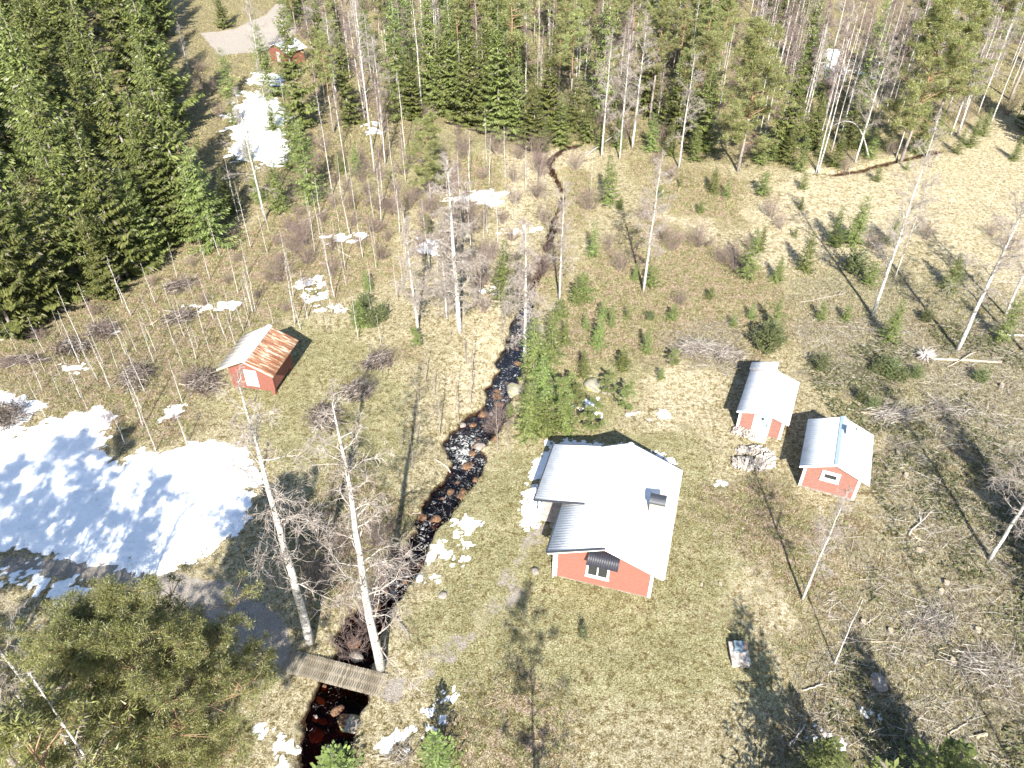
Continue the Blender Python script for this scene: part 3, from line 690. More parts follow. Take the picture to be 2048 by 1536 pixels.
def make_bush(h, seed, rad, n, mt='twig_dark'):
    r = np.random.default_rng(seed); S = []; tb = MB()
    for k in range(n):
        a = r.uniform(0, 6.28); q = math.sqrt(r.random()); d = unit(np.array([math.cos(a) * q * rad / h, math.sin(a) * q * rad / h, 1.0])); p = np.array([math.cos(a), math.sin(a), 0]) * q * .25 * rad
        L_ = h * r.uniform(.5, 1.05)
        for s in range(4):
            p1 = p + d * L_ / 4; S.append((*p, *p1, .012 - .002 * s, .01 - .002 * s, 0)); p = p1; d = unit(d + r.normal(0, .14, 3))
            if s:
                for w in range(3):
                    e = unit(d + r.normal(0, .45, 3)); l = L_ * r.uniform(.12, .3); m = p + e * l; S.append((*p, *m, .006, .004, 0))
                    for v in range(2): S.append((*m, *(m + unit(e + r.normal(0, .6, 3)) * l * .6), .004, .003, 0))
        if k < 5: tb.tube([tuple(np.array([math.cos(a), math.sin(a), 0]) * .1 + np.array([0, 0, -.2])), tuple(np.array([math.cos(a), math.sin(a), 0]) * q * .2 * rad + np.array([0, 0, .25]))], [.03, .02], 5)
    return tb.mesh('stems', M['bark_grey'], True), segs('crown', S, [M[mt]], 3), h
PROTO = {
 'spruce': [make_spruce(17, 3.4, 1, .78, 8, dens=1.5, up=.55, size=1.1, power=.95), make_spruce(17, 3.3, 2, .7, 7, dens=1.5, droop=.5, up=.5, size=1.1, power=.9), make_spruce(16, 3.6, 3, .85, 8, dens=1.5, up=.6, size=1.15, power=1.0), make_spruce(18, 3.2, 4, .75, 8, dens=1.5, power=.68, up=.5, size=1.05), make_spruce(17, 3.5, 5, .95, 8, dens=1.5, power=.75, up=.6, size=1.15), make_spruce(15, 2.6, 6, .6, 6, dens=1.3, power=.6, up=.4, size=1.0)],
 'young': [make_spruce(8, 2.3, 11, .34, 7, .02, 1.1, .22, 'spruce_young', .22, .72), make_spruce(8, 2.0, 12, .36, 6, .03, 1.1, .2, 'spruce_young', .25, .7), make_spruce(8.5, 2.5, 13, .34, 8, .02, 1.1, .25, 'spruce', .25, .75)],
 'sapling': [make_spruce(3, 1.15, 21, .2, 6, .03, 1.9, .1, 'spruce_young', .3, .5), make_spruce(3, 1.0, 22, .24, 5, .03, 1.9, .1, 'spruce_young', .35, .5), make_spruce(3, 1.05, 23, .2, 6, .02, 1.9, .12, 'spruce', .3, .5)],
 'pine': [make_pine(16, 31), make_pine(16, 32, .5, 2.2), make_pine(15, 33, .4, 2.7, 40)],
 'bigpine': [make_pine(14, 35, .22, 3.3, 62, 6, 60, .19, .024, .4)],
 'neartop': [make_spruce(3.2, 1.15, 24, .13, 9, .03, 3.0, .1, 'spruce_young', .3, .24), make_spruce(3.2, 1.2, 25, .14, 9, .03, 3.0, .1, 'spruce_young', .35, .24)],
 'thinpine': [make_pine(14, 39, .45, 1.7, 22, 3, 22, .16, .02, .3, 'pine', .008, .2)],
 'pinesap': [make_pine(3.2, 41, .12, .95, 22, 3, 40, .13, .014, .12, 'spruce_young', .012)],
 'fgpine': [make_pine(13.5, 36, .34, 3.9, 96, 10, 150, .1, .013, .33, 'pine', .014, .7)],
 'birch': [make_birch(15, 51, .19, 36, wr=.009), make_birch(15, 52, .17, 40, wr=.009), make_birch(15, 53, .21, 32, up=.6, wr=.009)],
 'twinbirch': [make_birch(15, 55, .15, 22, 5, 5, stems=2)],
 'fgbirch': [make_birch(18, 56, .2, 40, 5, 4, .13, .0125, .4, wr=.009, crook=.32, droop=.3), make_birch(18, 57, .2, 38, 5, 4, .2, .0125, .45, wr=.009, crook=.32, droop=.3)],
 'oldbirch': [make_birch(13, 58, .2, 56, 8, 5, .15, .0135, .3, wr=.009, crook=.35, droop=.4), make_birch(13, 59, .18, 60, 8, 5, .2, .014, .3, wr=.009, crook=.35, droop=.4)],
 'purple': [make_birch(14, 61, .15, 34, 7, 5, .3, .0065, 1.1, m_w='twig_dark', wr=.0085), make_birch(14, 62, .14, 34, 7, 5, .35, .006, 1.2, m_w='twig_dark', wr=.0085)],
 'pole': [make_birch(14, 65, .07, 16, 2, 2, .5, .0055, 1.0, wr=.008, lean=.35), make_birch(14, 66, .08, 18, 3, 2, .45, .005, 1.0, wr=.008, lean=.3)],
 'thin': [make_birch(6, 71, .1, 12, 2, 2, .35, .0062, 1.1, wr=.006, lean=.9), make_birch(6, 72, .1, 10, 2, 2, .45, .0058, 1.3, m_w='twig_dark', wr=.006, lean=1.2), make_birch(6, 73, .12, 12, 2, 3, .3, .0068, 1.0, wr=.006, lean=.8)],
 'bush': [make_bush(2.2, 81, 1.3, 34), make_bush(2.0, 82, 1.6, 40), make_bush(2.4, 83, 1.0, 28)],
 'dark_thin': [make_birch(5, 85, .12, 12, 3, 3, .25, .006, 1.4, 'bark_grey', 'bark_grey', 'twig_dark', 1, .006, .9)],
 'juniper': [make_spruce(1.8, 1.0, 91, .16, 8, .02, 2.2, -.1, 'juniper', .5, .5, .35)],
}
TREES = []   # (kind, x, y, height, name, look, category, group)
def plant(kind, x, y, h, name, look, cat, group, widen=1.0): TREES.append([kind, x, y, h, name, look, cat, group, widen])
INFO = {
 'spruce': ('spruce_tree', 'dark green spruce', 'tree', 'tall spruces of the forest'), 'young': ('young_spruce', 'bright green young spruce', 'tree', 'young spruces'),
 'sapling': ('spruce_sapling', 'small spruce sapling', 'sapling', 'spruce saplings in the clearing'), 'pine': ('pine_tree', 'pine with orange upper trunk', 'tree', 'pines of the forest'),
 'bigpine': ('pine_tree', 'broad yellow-green pine', 'tree', 'pines of the forest'), 'pinesap': ('pine_sapling', 'small light green pine sapling', 'sapling', 'pine saplings'),
 'neartop': ('young_spruce', 'bright spruce top', 'tree', 'young spruces'), 'thinpine': ('pine_tree', 'slim pine', 'tree', 'pines of the forest'), 'fgpine': ('pine_tree', 'large foreground pine', 'tree', 'pines of the forest'), 'birch': ('birch_tree', 'leafless white birch', 'tree', 'leafless birches'),
 'twinbirch': ('birch_tree', 'two-stemmed leafless birch', 'tree', 'leafless birches'), 'fgbirch': ('birch_tree', 'big leafless birch with crooked lichen-grey twigs', 'tree', 'leafless birches'),
 'oldbirch': ('birch_tree', 'old thick leafless birch', 'tree', 'leafless birches'),
 'purple': ('birch_tree', 'slender purple-brown birch', 'tree', 'leafless birches'), 'pole': ('birch_tree', 'tall pole-thin white birch', 'tree', 'leafless birches'),
 'thin': ('young_birch', 'thin bare young birch', 'tree', 'thin young birches'), 'bush': ('bare_bush', 'leafless brown bush', 'bush', 'leafless bushes'),
 'dark_thin': ('young_alder', 'thin dark leafless sapling', 'sapling', 'thin dark saplings along the creek'), 'juniper': ('juniper_bush', 'low green juniper bush', 'bush', 'juniper bushes')}
def pl(kind, u, v, vt=None, h=None, look=None, widen=1.0):
    x, y = at(u, v)
    if h is None: h = top_h(u, v, vt)
    nm, lk, cat, grp = INFO[kind]
    plant(kind, x, y, h, nm, look or lk, cat, grp, widen)
rr = random.Random(3)
# hand placed: (kind, base u, base v, top v)
T = '''young 428 494 292;spruce 80 642 320;spruce 330 488 236;spruce 255 552 240;spruce 190 566 270;spruce 140 600 330;spruce 300 524 330;spruce 385 462 90;spruce 345 478 170;spruce 30 668 360;spruce 222 590 420
young 624 405 235;young 562 421 320;young 518 402 335;young 460 425 335;young 715 350 285;young 682 345 300;spruce 604 262 -8;spruce 652 158 -20;young 540 195 48;spruce 448 57 -30;young 462 195 98;spruce 700 250 60;young 590 330 205
young 800 238 44;spruce 828 238 100;spruce 866 216 -25;spruce 905 228 -5;spruce 940 250 40;spruce 968 262 48;spruce 998 275 10;spruce 1036 284 90;spruce 1068 300 150;young 1122 290 185;young 1088 305 235;young 1173 282 200;spruce 885 232 50;spruce 1015 262 60;young 910 222 110;young 1150 262 150;spruce 1095 262 60
young 1214 406 310;young 1185 515 445;sapling 1165 600 548;sapling 1205 642 605;young 1270 560 525;sapling 1300 572 530;young 1360 375 345;young 1425 386 335;sapling 1452 395 360;sapling 1523 392 345;young 1494 558 458;young 1520 500 450;young 1553 562 512;young 1608 540 462;young 1706 490 392;young 1665 486 412;young 1778 490 425;sapling 1673 495 460;sapling 1751 364 335;sapling 1604 382 348;young 1598 345 270;young 1572 330 255;sapling 1812 341 318;young 1914 306 255;young 1940 292 228;young 1965 270 215;young 2026 320 272;spruce 2062 262 60;spruce 2100 300 40;young 1896 577 503;young 2000 682 580;young 1778 682 598;sapling 1735 570 522;sapling 1590 470 450;young 1545 665 600;spruce 1562 312 100;young 1670 335 270;young 1850 300 240;young 1832 305 215;young 1738 315 255;young 1690 300 215;sapling 1545 325 290
young 1067 756 635;young 1103 724 620;young 1197 696 632;young 1222 655 612;young 1166 752 700;young 1292 706 655;young 1058 865 768;young 1085 800 710;young 1130 690 640;sapling 1150 610 560;sapling 1090 870 800;sapling 1019 822 795;young 1010 612 485;sapling 1140 800 745;sapling 1120 640 600
sapling 735 580 540;sapling 720 655 600;sapling 1465 655 630;sapling 855 470 430;sapling 880 470 440
pinesap 1118 850 765;pinesap 1183 866 806;pinesap 1253 825 770;pinesap 1150 828 775;pinesap 1215 790 745;pinesap 830 700 660;pinesap 1345 735 700
bigpine 1475 345 58;bigpine 1802 322 -10;bigpine 862 405 236;pine 1025 255 -60;pine 1069 90 -60;pine 1143 180 -40;pine 955 150 -60;pine 980 125 -60;pine 920 160 -50;pine 1110 110 -60;pine 1300 240 0;pine 1350 200 -30;pine 1395 235 20;pine 1430 190 -20;pine 1320 160 -50;pine 1260 130 -50;pine 1445 130 -60;pine 1210 120 -60;pine 1180 90 -70;pine 1385 110 -60;bigpine 1870 250 -40;pine 1960 160 -60;pine 2020 200 -60
fgbirch 762 1336 800;fgbirch 620 1286 765;oldbirch 920 666 322;oldbirch 836 662 430;oldbirch 894 636 480;oldbirch 1050 712 425;birch 1119 603 360;birch 1287 582 300;birch 1357 337 105;birch 1203 314 58;birch 1239 319 105;birch 1265 294 28;pole 845 233 -10;birch 530 438 180;pole 501 495 365;pole 478 443 310;birch 518 125 -40;birch 379 148 45;pole 673 206 60;pole 665 387 185;pole 695 367 200;pole 576 252 150
pole 749 346 -10;pole 811 312 140;pole 783 332 225;pole 711 425 320;purple 766 404 290;pole 973 326 215;pole 1062 336 280;pole 1094 237 15;pole 1152 261 95;pole 1081 192 80;pole 1181 392 295;pole 1046 155 75;purple 968 484 400;purple 925 480 300;purple 905 560 400;purple 860 540 400;purple 800 470 340;purple 745 300 90;purple 730 240 20;purple 770 330 150;purple 700 160 -20
pole 1524 297 30;pole 1597 285 36;pole 1632 343 66;pole 1637 344 45;pole 1676 292 64;pole 1663 302 80;birch 1710 326 56;pole 1734 281 85;pole 1792 315 60;pole 1700 343 288;birch 1902 268 15;birch 1915 268 40;pole 1956 227 15;pole 1584 206 38;pole 1867 46 -60;pole 1775 247 150;pole 2030 248 60;purple 1560 280 90;purple 1620 200 10;purple 1650 240 40;purple 1700 220 10;purple 1740 200 0;purple 1800 230 20;purple 1840 180 -20;purple 1930 220 10;pole 1890 200 -30;pole 1980 250 0
birch 1745 632 232;pole 1791 551 352;birch 1915 699 300;birch 2011 628 330;pole 1897 421 338;pole 1976 416 320;pole 2012 450 388;pole 1866 452 417;birch 2050 703 400;birch 1980 1118 800;birch 1604 1201 975;thin 1668 1330 1205
young 500 322 265;young 548 262 200;young 590 300 230;young 470 250 190;birch 540 250 120;young 1200 300 235;young 1235 295 225;young 1300 300 225;young 1340 310 240;young 1385 320 250;spruce 1400 300 130;spruce 1345 270 110;spruce 1620 300 180;young 1640 320 255;young 1720 300 235;young 1775 300 225;spruce 1700 270 150;young 1520 330 270;young 1870 275 215;sapling 1240 420 395;sapling 1320 395 370;sapling 1400 425 400;sapling 1345 640 610;sapling 1255 640 612;sapling 1420 600 575;sapling 1500 640 612;sapling 1600 420 395;sapling 1170 660 630;young 1085 745 680;young 1085 860 780;young 1130 860 790;sapling 1245 740 700;sapling 1320 760 735;sapling 1640 640 605;sapling 1690 640 610;birch 103 1480 1240;birch 157 1514 1180;birch 12 1434 1180;birch -30 1500 1200;thin 230 1536 1380'''
for row in T.replace('\n', ';').split(';'):
    k, u, v, vt = row.split(); pl(k, float(u), float(v), float(vt))
# thin young birches behind and left of the rusty hut: crop pixels (scale .3418, offset 0,500)
TH = '''262 605 165 390;262 715 160 530;250 820 150 600;270 985 195 760;125 780 110 680;25 845 0 760;143 890 100 800;355 740 320 610;430 795 370 620;480 875 400 620;490 575 350 230;650 815 560 500;605 670 560 450;740 615 660 370;740 555 690 400;770 385 680 60;580 235 490 0;575 765 490 500;850 835 760 590;885 780 860 680;840 1035 730 700;915 1180 800 900;735 1140 680 930;1097 1145 1030 920;1092 1128 1045 960;905 670 850 400;915 595 850 350;900 455 870 250;995 330 960 160;1080 510 1010 300;1075 685 1000 520;1150 645 1100 400;1160 575 1110 430;1232 605 1180 400;1190 480 1130 260;1250 400 1180 150;1310 495 1250 260;1330 535 1290 400;1425 470 1380 230;1460 440 1400 250;1475 360 1410 60;1480 358 1400 120;1490 350 1435 80;1450 350 1390 150;1520 385 1500 300;1725 430 1650 50;1760 460 1700 220;1800 400 1750 230;1915 470 1880 290;355 860 290 700;560 760 500 560;690 700 640 520;800 600 750 420;1020 560 970 330;1380 560 1330 330'''
for row in TH.split(';'):
    a, b, c, d = map(float, row.split()); pl('thin', a * .3418, 500 + b * .3418, 500 + d * .3418)
for row in '613 634 538;669 594 462;690 535 444;679 515 470;726 517 423;744 482 440;742 586 525;747 644 589;716 675 589;763 690 630;763 449 335;876 553 500;655 530 430;640 470 380;700 470 360;795 600 520;812 520 430'.split(';'):
    a, b, c = map(float, row.split()); pl('thin', a, b, c)
for row in '835 879 815;838 805 730;852 762 676;880 868 745;918 841 740;932 729 643;902 686 645;941 813 720;944 762 648;1005 686 618;827 937 870;995 904 796;1017 910 834;894 930 888;805 900 840;870 790 720;1058 864 845;1200 870 830'.split(';'):
    a, b, c = map(float, row.split()); pl('dark_thin', a, b, c)
for u, v, vt in [(1030, 410, 350), (1075, 400, 330), (1005, 450, 390), (975, 520, 440), (955, 590, 520), (1120, 470, 400), (1320, 480, 420), (1345, 500, 440), (1290, 440, 380), (1440, 520, 440), (1470, 540, 455), (1500, 500, 430), (1400, 490, 430), (1560, 455, 400), (1540, 430, 380),
                 (1360, 610, 560), (590, 500, 400), (560, 560, 470), (600, 470, 400), (760, 420, 330), (820, 420, 330), (900, 450, 350), (940, 430, 330), (1240, 540, 470), (1215, 500, 430), (985, 850, 800), (1000, 835, 790), (700, 1290, 1235), (725, 1235, 1180), (770, 1170, 1110), (790, 1120, 1060), (640, 1180, 1110), (760, 1090, 1040), (690, 1110, 1050),
                 (880, 320, 250), (930, 300, 235), (1040, 320, 280), (1080, 330, 285), (1310, 330, 260), (1340, 360, 300), (1690, 340, 300), (1780, 310, 260), (1850, 480, 440), (1980, 470, 430), (2020, 500, 450), (1750, 500, 460), (400, 145, 80), (425, 190, 130), (405, 180, 110), (440, 240, 190), (760, 360, 290), (700, 420, 360), (1150, 340, 290), (1180, 420, 360)]:
    pl('bush', u, v, h=min(top_h(u, v, vt), rr.uniform(1.5, 2.5)))
for u, v, vt in [(718, 640, 610), (745, 650, 622), (765, 640, 612), (730, 612, 590), (1530, 700, 655), (1548, 690, 660), (1640, 740, 712), (1755, 745, 722), (1780, 752, 726), (1800, 760, 738), (1770, 735, 715), (1830, 752, 732), (1745, 815, 795), (1300, 640, 625), (1706, 543, 505), (1720, 800, 780), (1850, 640, 620), (1960, 760, 740)]:
    pl('juniper', u, v, vt)
x_, y_ = at(1165, 1276); plant('juniper', x_, y_, .85, 'juniper_bush', 'lone little juniper on the lawn below the cottage', 'bush', 'juniper bushes', .62)
# forest filler by dart throwing inside outlines of the wood
def scatter(poly, d, kinds, hr, seed, block=()):
    r = random.Random(seed); wp = W2(poly); xs = [p[0] for p in wp]; ys = [p[1] for p in wp]; got = []
    ex = [(t[1], t[2]) for t in TREES]
    for _ in range(6000):
        x = r.uniform(min(xs), max(xs)); y = r.uniform(min(ys), max(ys))
        if not inside(np.array([x]), np.array([y]), wp)[0]: continue
        if abs(x) > .55 * y + 19: continue
        if any((x - a) ** 2 + (y - b) ** 2 < d * d for a, b in got): continue
        if any((x - a) ** 2 + (y - b) ** 2 < (d * .6) ** 2 for a, b in ex): continue
        got.append((x, y)); k = r.choice(kinds); nm, lk, cat, grp = INFO[k]; plant(k, x, y, r.uniform(*hr), nm, lk, cat, grp)
scatter([(-700, 780), (40, 650), (130, 590), (250, 540), (330, 480), (378, 440), (372, 330), (375, 240), (350, 160), (330, 90), (330, 20), (300, -10), (-900, -10)], 6.1, ['spruce'] * 12 + ['birch'], (13, 22), 5)
scatter([(560, -5), (600, 90), (640, 130), (640, 300), (760, 300), (830, 200), (850, 90), (840, -5)], 4.0, ['pine', 'birch', 'purple', 'young', 'pole', 'purple'], (7, 14), 6)
scatter([(870, 170), (1100, 230), (1240, 260), (1440, 280), (1450, -5), (870, -5)], 3.9, ['pine', 'purple', 'birch', 'young', 'purple', 'pole', 'pole'], (8, 16), 7)
scatter([(1500, 290), (1640, 290), (1900, 230), (2100, 180), (2100, -5), (1900, -5), (1860, 90), (1640, 110), (1600, -5), (1500, -5)], 3.4, ['purple', 'purple', 'pole', 'young', 'pole', 'birch', 'pole', 'purple'], (8, 15), 8)
scatter([(560, 0), (760, 330), (1000, 290), (1640, 330), (2040, 240), (2048, 0)], 4.5, ['bush'], (1.6, 3.2), 21)
scatter([(560, 420), (640, 300), (860, 330), (860, 520), (620, 560)], 2.6, ['bush', 'bush'], (1.2, 2.4), 22)
scatter([(860, 300), (1080, 310), (1120, 500), (1040, 620), (900, 640), (840, 480)], 3.2, ['bush', 'purple', 'bush'], (1.4, 3.4), 24)
scatter([(0, 640), (260, 560), (600, 420), (620, 620), (400, 720), (330, 900), (0, 780)], 3.6, ['bush'], (.8, 1.5), 25)
scatter([(620, 420), (680, 330), (860, 330), (860, 520), (700, 500)], 4.2, ['purple'], (6, 9), 23)
scatter([(20, 700), (260, 590), (500, 480), (640, 400), (800, 380), (840, 640), (640, 640), (560, 640), (420, 730), (330, 880), (60, 800)], 2.7, ['thin'], (2.2, 5.2), 26)
scatter([(860, 350), (1060, 340), (1000, 640), (880, 620)], 2.4, ['thin', 'dark_thin'], (3, 7), 27)
# trees whose shadows reach into the picture from outside the frame, and tree tops at the lower edge
def by_shadow(kind, u, v, h, look):
    x, y = at(u, v); nm, _, cat, grp = INFO[kind]; plant(kind, x, y - h / math.tan(R(SUN_EL)), h, nm, look, cat, grp)
by_shadow('thinpine', 1066, 1180, 14, 'tall slim pine whose thin shadow falls on the lawn')
by_shadow('pole', 600, 980, 17, 'outer pole')
by_shadow('pine', 575, 1030, 16, 'outer pine')
by_shadow('young', 1488, 1215, 10, 'shadow-casting spruce outside')
by_shadow('young', 1712, 1268, 13, 'broad shadow-casting spruce outside')
by_shadow('spruce', 1890, 812, 18, 'spruce outside the right edge')
by_shadow('pole', 1800, 1075, 17, 'pine outside the lower right edge')
by_shadow('birch', 2046, 930, 18, 'leafless birch outside')
for u, v, h in ((60, 930, 17), (170, 880, 18), (270, 860, 16), (330, 960, 14), (110, 1010, 15), (210, 990, 17), (20, 1060, 14), (300, 1050, 13)): by_shadow('pine', u, v, h, 'outer pine')
def by_top(kind, u, v, z, h, look):
    x, y = at(u, v, z); nm, _, cat, grp = INFO[kind]; plant(kind, x, y, h, nm, look, cat, grp)
by_top('fgpine', 275, 1335, 10.5, 13.5, 'wide green foreground pine crown seen from above')
by_top('neartop', 230, 1500, 5.5, 7, 'dark young spruce under the foreground pine')
by_top('neartop', 655, 1490, 3.2, 3.3, 'bright spruce top at the lower edge of the creek')
by_top('neartop', 868, 1478, 3.0, 3.1, 'bright spruce top at the lower edge right of the creek')
by_top('neartop', 1668, 1488, 3.0, 3.1, 'bright spruce top at the lower right edge')
by_top('neartop', 1925, 1500, 4.8, 5, 'green spruce top at the lower right corner')

LM = [('the rusty-roofed hut', 515, 720), ('the footbridge', 670, 1345), ('the white-roofed cottage', 1200, 1040), ('the small cabin with the blue door', 1530, 800), ('the cabin with the small window', 1670, 920),
      ('the wide snow field', 250, 980), ('the snow in the forest gap', 520, 260), ('the grey-roofed shed', 560, 88), ('the creek bend', 930, 880), ('the mossy boulder', 1186, 770), ('the upturned root plate', 1850, 714),
      ('the arched birch', 1690, 285), ('the lone spruce in the meadow', 1214, 380), ('the tangled branch heap', 1420, 700), ('the small wooden well box', 1475, 1310), ('the upper left corner', 20, 40), ('the top edge centre', 960, 20), ('the top right corner', 2010, 40), ('the dark ditch', 1800, 318), ('the left frame edge', 20, 420), ('the gravel road', 480, 80), ('the round brush heap', 407, 772), ('the dark brush heap', 273, 762), ('the flat far-left brush heap', 45, 725), ('the long brush heap', 362, 637), ('the snow behind the hut', 625, 575), ('the forest corner', 440, 500), ('the big leaning birches', 700, 1150), ('the tallest white birch', 920, 560), ('the first pine of the edge', 1475, 300), ('the white centre birches', 1240, 290), ('the snow glimpse in the right stand', 1665, 135), ('the dark centre spruces', 960, 200), ('the centre pines', 1350, 150), ('the leaning grey trunk', 1210, 290)]
ORD = ['the nearest', 'second nearest', 'third nearest', 'fourth nearest', 'fifth nearest', 'sixth nearest', 'seventh nearest', 'eighth nearest', 'ninth nearest', 'tenth nearest', 'eleventh nearest', 'twelfth nearest', 'thirteenth nearest', 'fourteenth nearest', 'fifteenth nearest', 'sixteenth nearest', 'seventeenth nearest', 'eighteenth nearest', 'nineteenth nearest', 'twentieth nearest']
LMW = [(n,) + at(u, v) for n, u, v in LM]
def make_labels(items):
    """items: (look, x, y, setter). The label names the nearest landmark, the side and the rank of the nearness."""
    bins = {}
    for it in items:
        look, x, y, fn = it
        n, lx, ly = min(LMW, key=lambda l: math.hypot(l[1] - x, l[2] - y))
        dx, dy = x - lx, y - ly
        side = ('right of' if dx > 0 else 'left of') if abs(dx) > abs(dy) else ('behind' if dy > 0 else 'in front of')
        bins.setdefault((look, n, side), []).append((math.hypot(dx, dy), it))
    for (look, n, side), l in bins.items():
        l.sort(key=lambda a: a[0])
        for i, (d, it) in enumerate(l):
            it[3]('%s %s %s' % (look, side, n) if len(l) == 1 else '%s %s %s, %s' % (look, side, n, ORD[min(i, 19)] if len((look + side + n).split()) < 13 else ORD[min(i, 19)].replace('the ', '')))
cnt = {}
LAB = []
for i, (kind, x, y, h, nm, look, cat, grp, widen) in enumerate(TREES):
    pr = PROTO[kind]; k = cnt.get(kind, 0); cnt[kind] = k + 1; p = pr[(k * 7 + k // 3) % len(pr)]
    h = max(h, .5); s = h / p[2]
    near_h = {'young': 1, 'spruce': 1}.get(kind, 0)
    wid = rr.uniform(.88, 1.15) * widen
    if kind == 'spruce' and h < 11: wid *= 1.15
    if kind in ('fgbirch', 'oldbirch', 'birch', 'pine') and h < 10: wid *= 1.0
    o = empty(nm, (x, y, gz1(x, y) - .03), rr.uniform(0, 6.28), (s * wid, s * wid, s))
    obj('trunk', p[0], o); obj('crown', p[1], o)
    tag(o, None, cat, grp)
    if look == INFO[kind][1] or 'outside' in look or 'outer' in look or 'footbridge' in look:
        if look == INFO[kind][1] and kind in ('spruce', 'young', 'pine', 'birch', 'pole', 'purple'):
            look = ('tall ' if h > 14.5 else 'short ' if h < (4.5 if kind == 'young' else 9) else '') + look
            look = look.replace('tall tall', 'tall').replace('short tall pole-thin', 'short pole-thin')
        LAB.append((look, x, y, (lambda o: lambda s: o.__setitem__('label', s))(o)))
    else: o['label'] = look

# bowed birch arching over the edge of the right stand
def arched():
    x0, y0 = at(1738, 318); x1, y1 = at(1632, 263, 1.0)
    o = empty('bowed_birch', (x0, y0, gz1(x0, y0)))
    dx = -5.6; pts = []; n = 14
    for i in range(n + 1):
        t = i / n; pts.append((dx * t + .3 * math.sin(t * 3), 1.2 * t, 4.3 * math.sin(t * 2.35)))
    b = MB(); b.tube(pts, [.075 * (1 - i / n) + .012 for i in range(n + 1)], 7); b.build('trunk', M['birch_bark'], o, True)
    S = []; r = np.random.default_rng(4)
    for k in range(46):
        t = r.uniform(.45, 1); f = t * n; i = min(int(f), n - 1); p = np.array(pts[i]); d = unit(np.array([-.6, 0, .2]) + r.normal(0, .6, 3)); q = p + d * r.uniform(.3, .9)
        S.append((*p, *q, .012, .006, 0))
        for w in range(3): S.append((*q, *(q + unit(d + r.normal(0, .6, 3)) * .35), .006, .004, 0))
    obj('crown', segs('crown', S, [M['twig_pale']]), o)
    tag(o, 'white birch bowed over in an arch at the edge of the right stand', 'tree', 'leafless birches')
arched()

# ------------------------------------------------------------------ buildings
def local(u, v, z, ang):
    x, y = at(u, v, z); return x, y
def siding(mb, o, d, n, spans, z0, z1, step=.13, out=.028, m=0, groove=.02):
    """lapped boards on a wall: o origin (x,y), d direction, n outward normal, spans(z)->(a,b)"""
    z = z0; k = 0
    while z < z1 - .01:
        zt = min(z + step, z1); a0, b0 = spans(z); a1, b1 = spans(zt)
        if b0 - a0 > .02:
            def P_(s, zz, off): return (o[0] + d[0] * s + n[0] * off, o[1] + d[1] * s + n[1] * off, zz)
            g_ = z + groove; mb.add([P_(a0, g_, out), P_(b0, g_, out), P_(b1, zt, out * .8), P_(a1, zt, out * .8), P_(a0, g_, .002), P_(b0, g_, .002)], [(0, 1, 2, 3), (4, 5, 1, 0)], m)
        z = zt; k += 1
def roof_sheet(name, parent, x0, z0, x1, z1, y0, y1, m, period=.2, amp=.006, th=.035, mode='wave'):
    """corrugated sheet from eave (x0,z0) to ridge (x1,z1); ribs run down the slope"""
    n = max(2, int((y1 - y0) / period * 8)); ys = np.linspace(y0, y1, n + 1)
    dx, dz = x1 - x0, z1 - z0; l = math.hypot(dx, dz); nx, nz = -dz / l, dx / l
    if nz < 0: nx, nz = -nx, -nz
    ph = (ys - y0) / period * 2 * math.pi
    if mode == 'wave': a = amp * (np.sin(ph) + 1)
    else: a = amp * 2 * (np.sin(ph) > .8)
    V = []; 
    for s in range(2):
        for i, y in enumerate(ys):
            x, z = (x0, z0) if s == 0 else (x1, z1); V.append((x + nx * (th + a[i]), y, z + nz * (th + a[i])))
    for s in range(2):
        for i, y in enumerate(ys):
            x, z = (x0, z0) if s == 0 else (x1, z1); V.append((x, y, z))
    k = n + 1; Q = []
    for i in range(n):
        Q += [(i, i + 1, k + i + 1, k + i), (2 * k + i, 3 * k + i, 3 * k + i + 1, 2 * k + i + 1), (i, 2 * k + i, 2 * k + i + 1, i + 1), (k + i, k + i + 1, 3 * k + i + 1, 3 * k + i)]
    Q += [(0, k, 3 * k, 2 * k), (n, 2 * k + n, 3 * k + n, k + n)]
    return obj(name, np_mesh(name, V, Q, [m]), parent)
def window(parent, x0, x1, z0, z1, y=0.0, panes=1, fw=.11, cross=False):
    f = MB(); yo = y - .065
    f.box(x0, x1, yo, y + .03, z0, z0 + fw); f.box(x0, x1, yo, y + .03, z1 - fw, z1)
    f.box(x0, x0 + fw, yo + .004, y + .03, z0 + fw, z1 - fw); f.box(x1 - fw, x1, yo + .004, y + .03, z0 + fw, z1 - fw)
    w = obj('window', None or bpy.data.meshes.new('window'), parent)
    bpy.data.objects.remove(w)
    w = f.build('window', M['white'], parent)
    xs = np.linspace(x0 + fw, x1 - fw, panes + 1)
    for i in range(panes):
        if i: 
            mb = MB(); mb.box(xs[i] - .035, xs[i] + .035, yo + .01, y + .02, z0 + fw, z1 - fw); mb.build('mullion', M['white'], w)
        g = MB(); g.box(xs[i] + .035 * (i > 0), xs[i + 1] - .035 * (i < panes - 1), y - .036, y + .004, z0 + fw, z1 - fw); g.build('pane', M['glass'], w)
    s = MB(); s.box(x0 - .04, x1 + .04, yo - .05, y - .01, z0 - .05, z0 - .002); s.build('sill', M['white'], w)
    return w
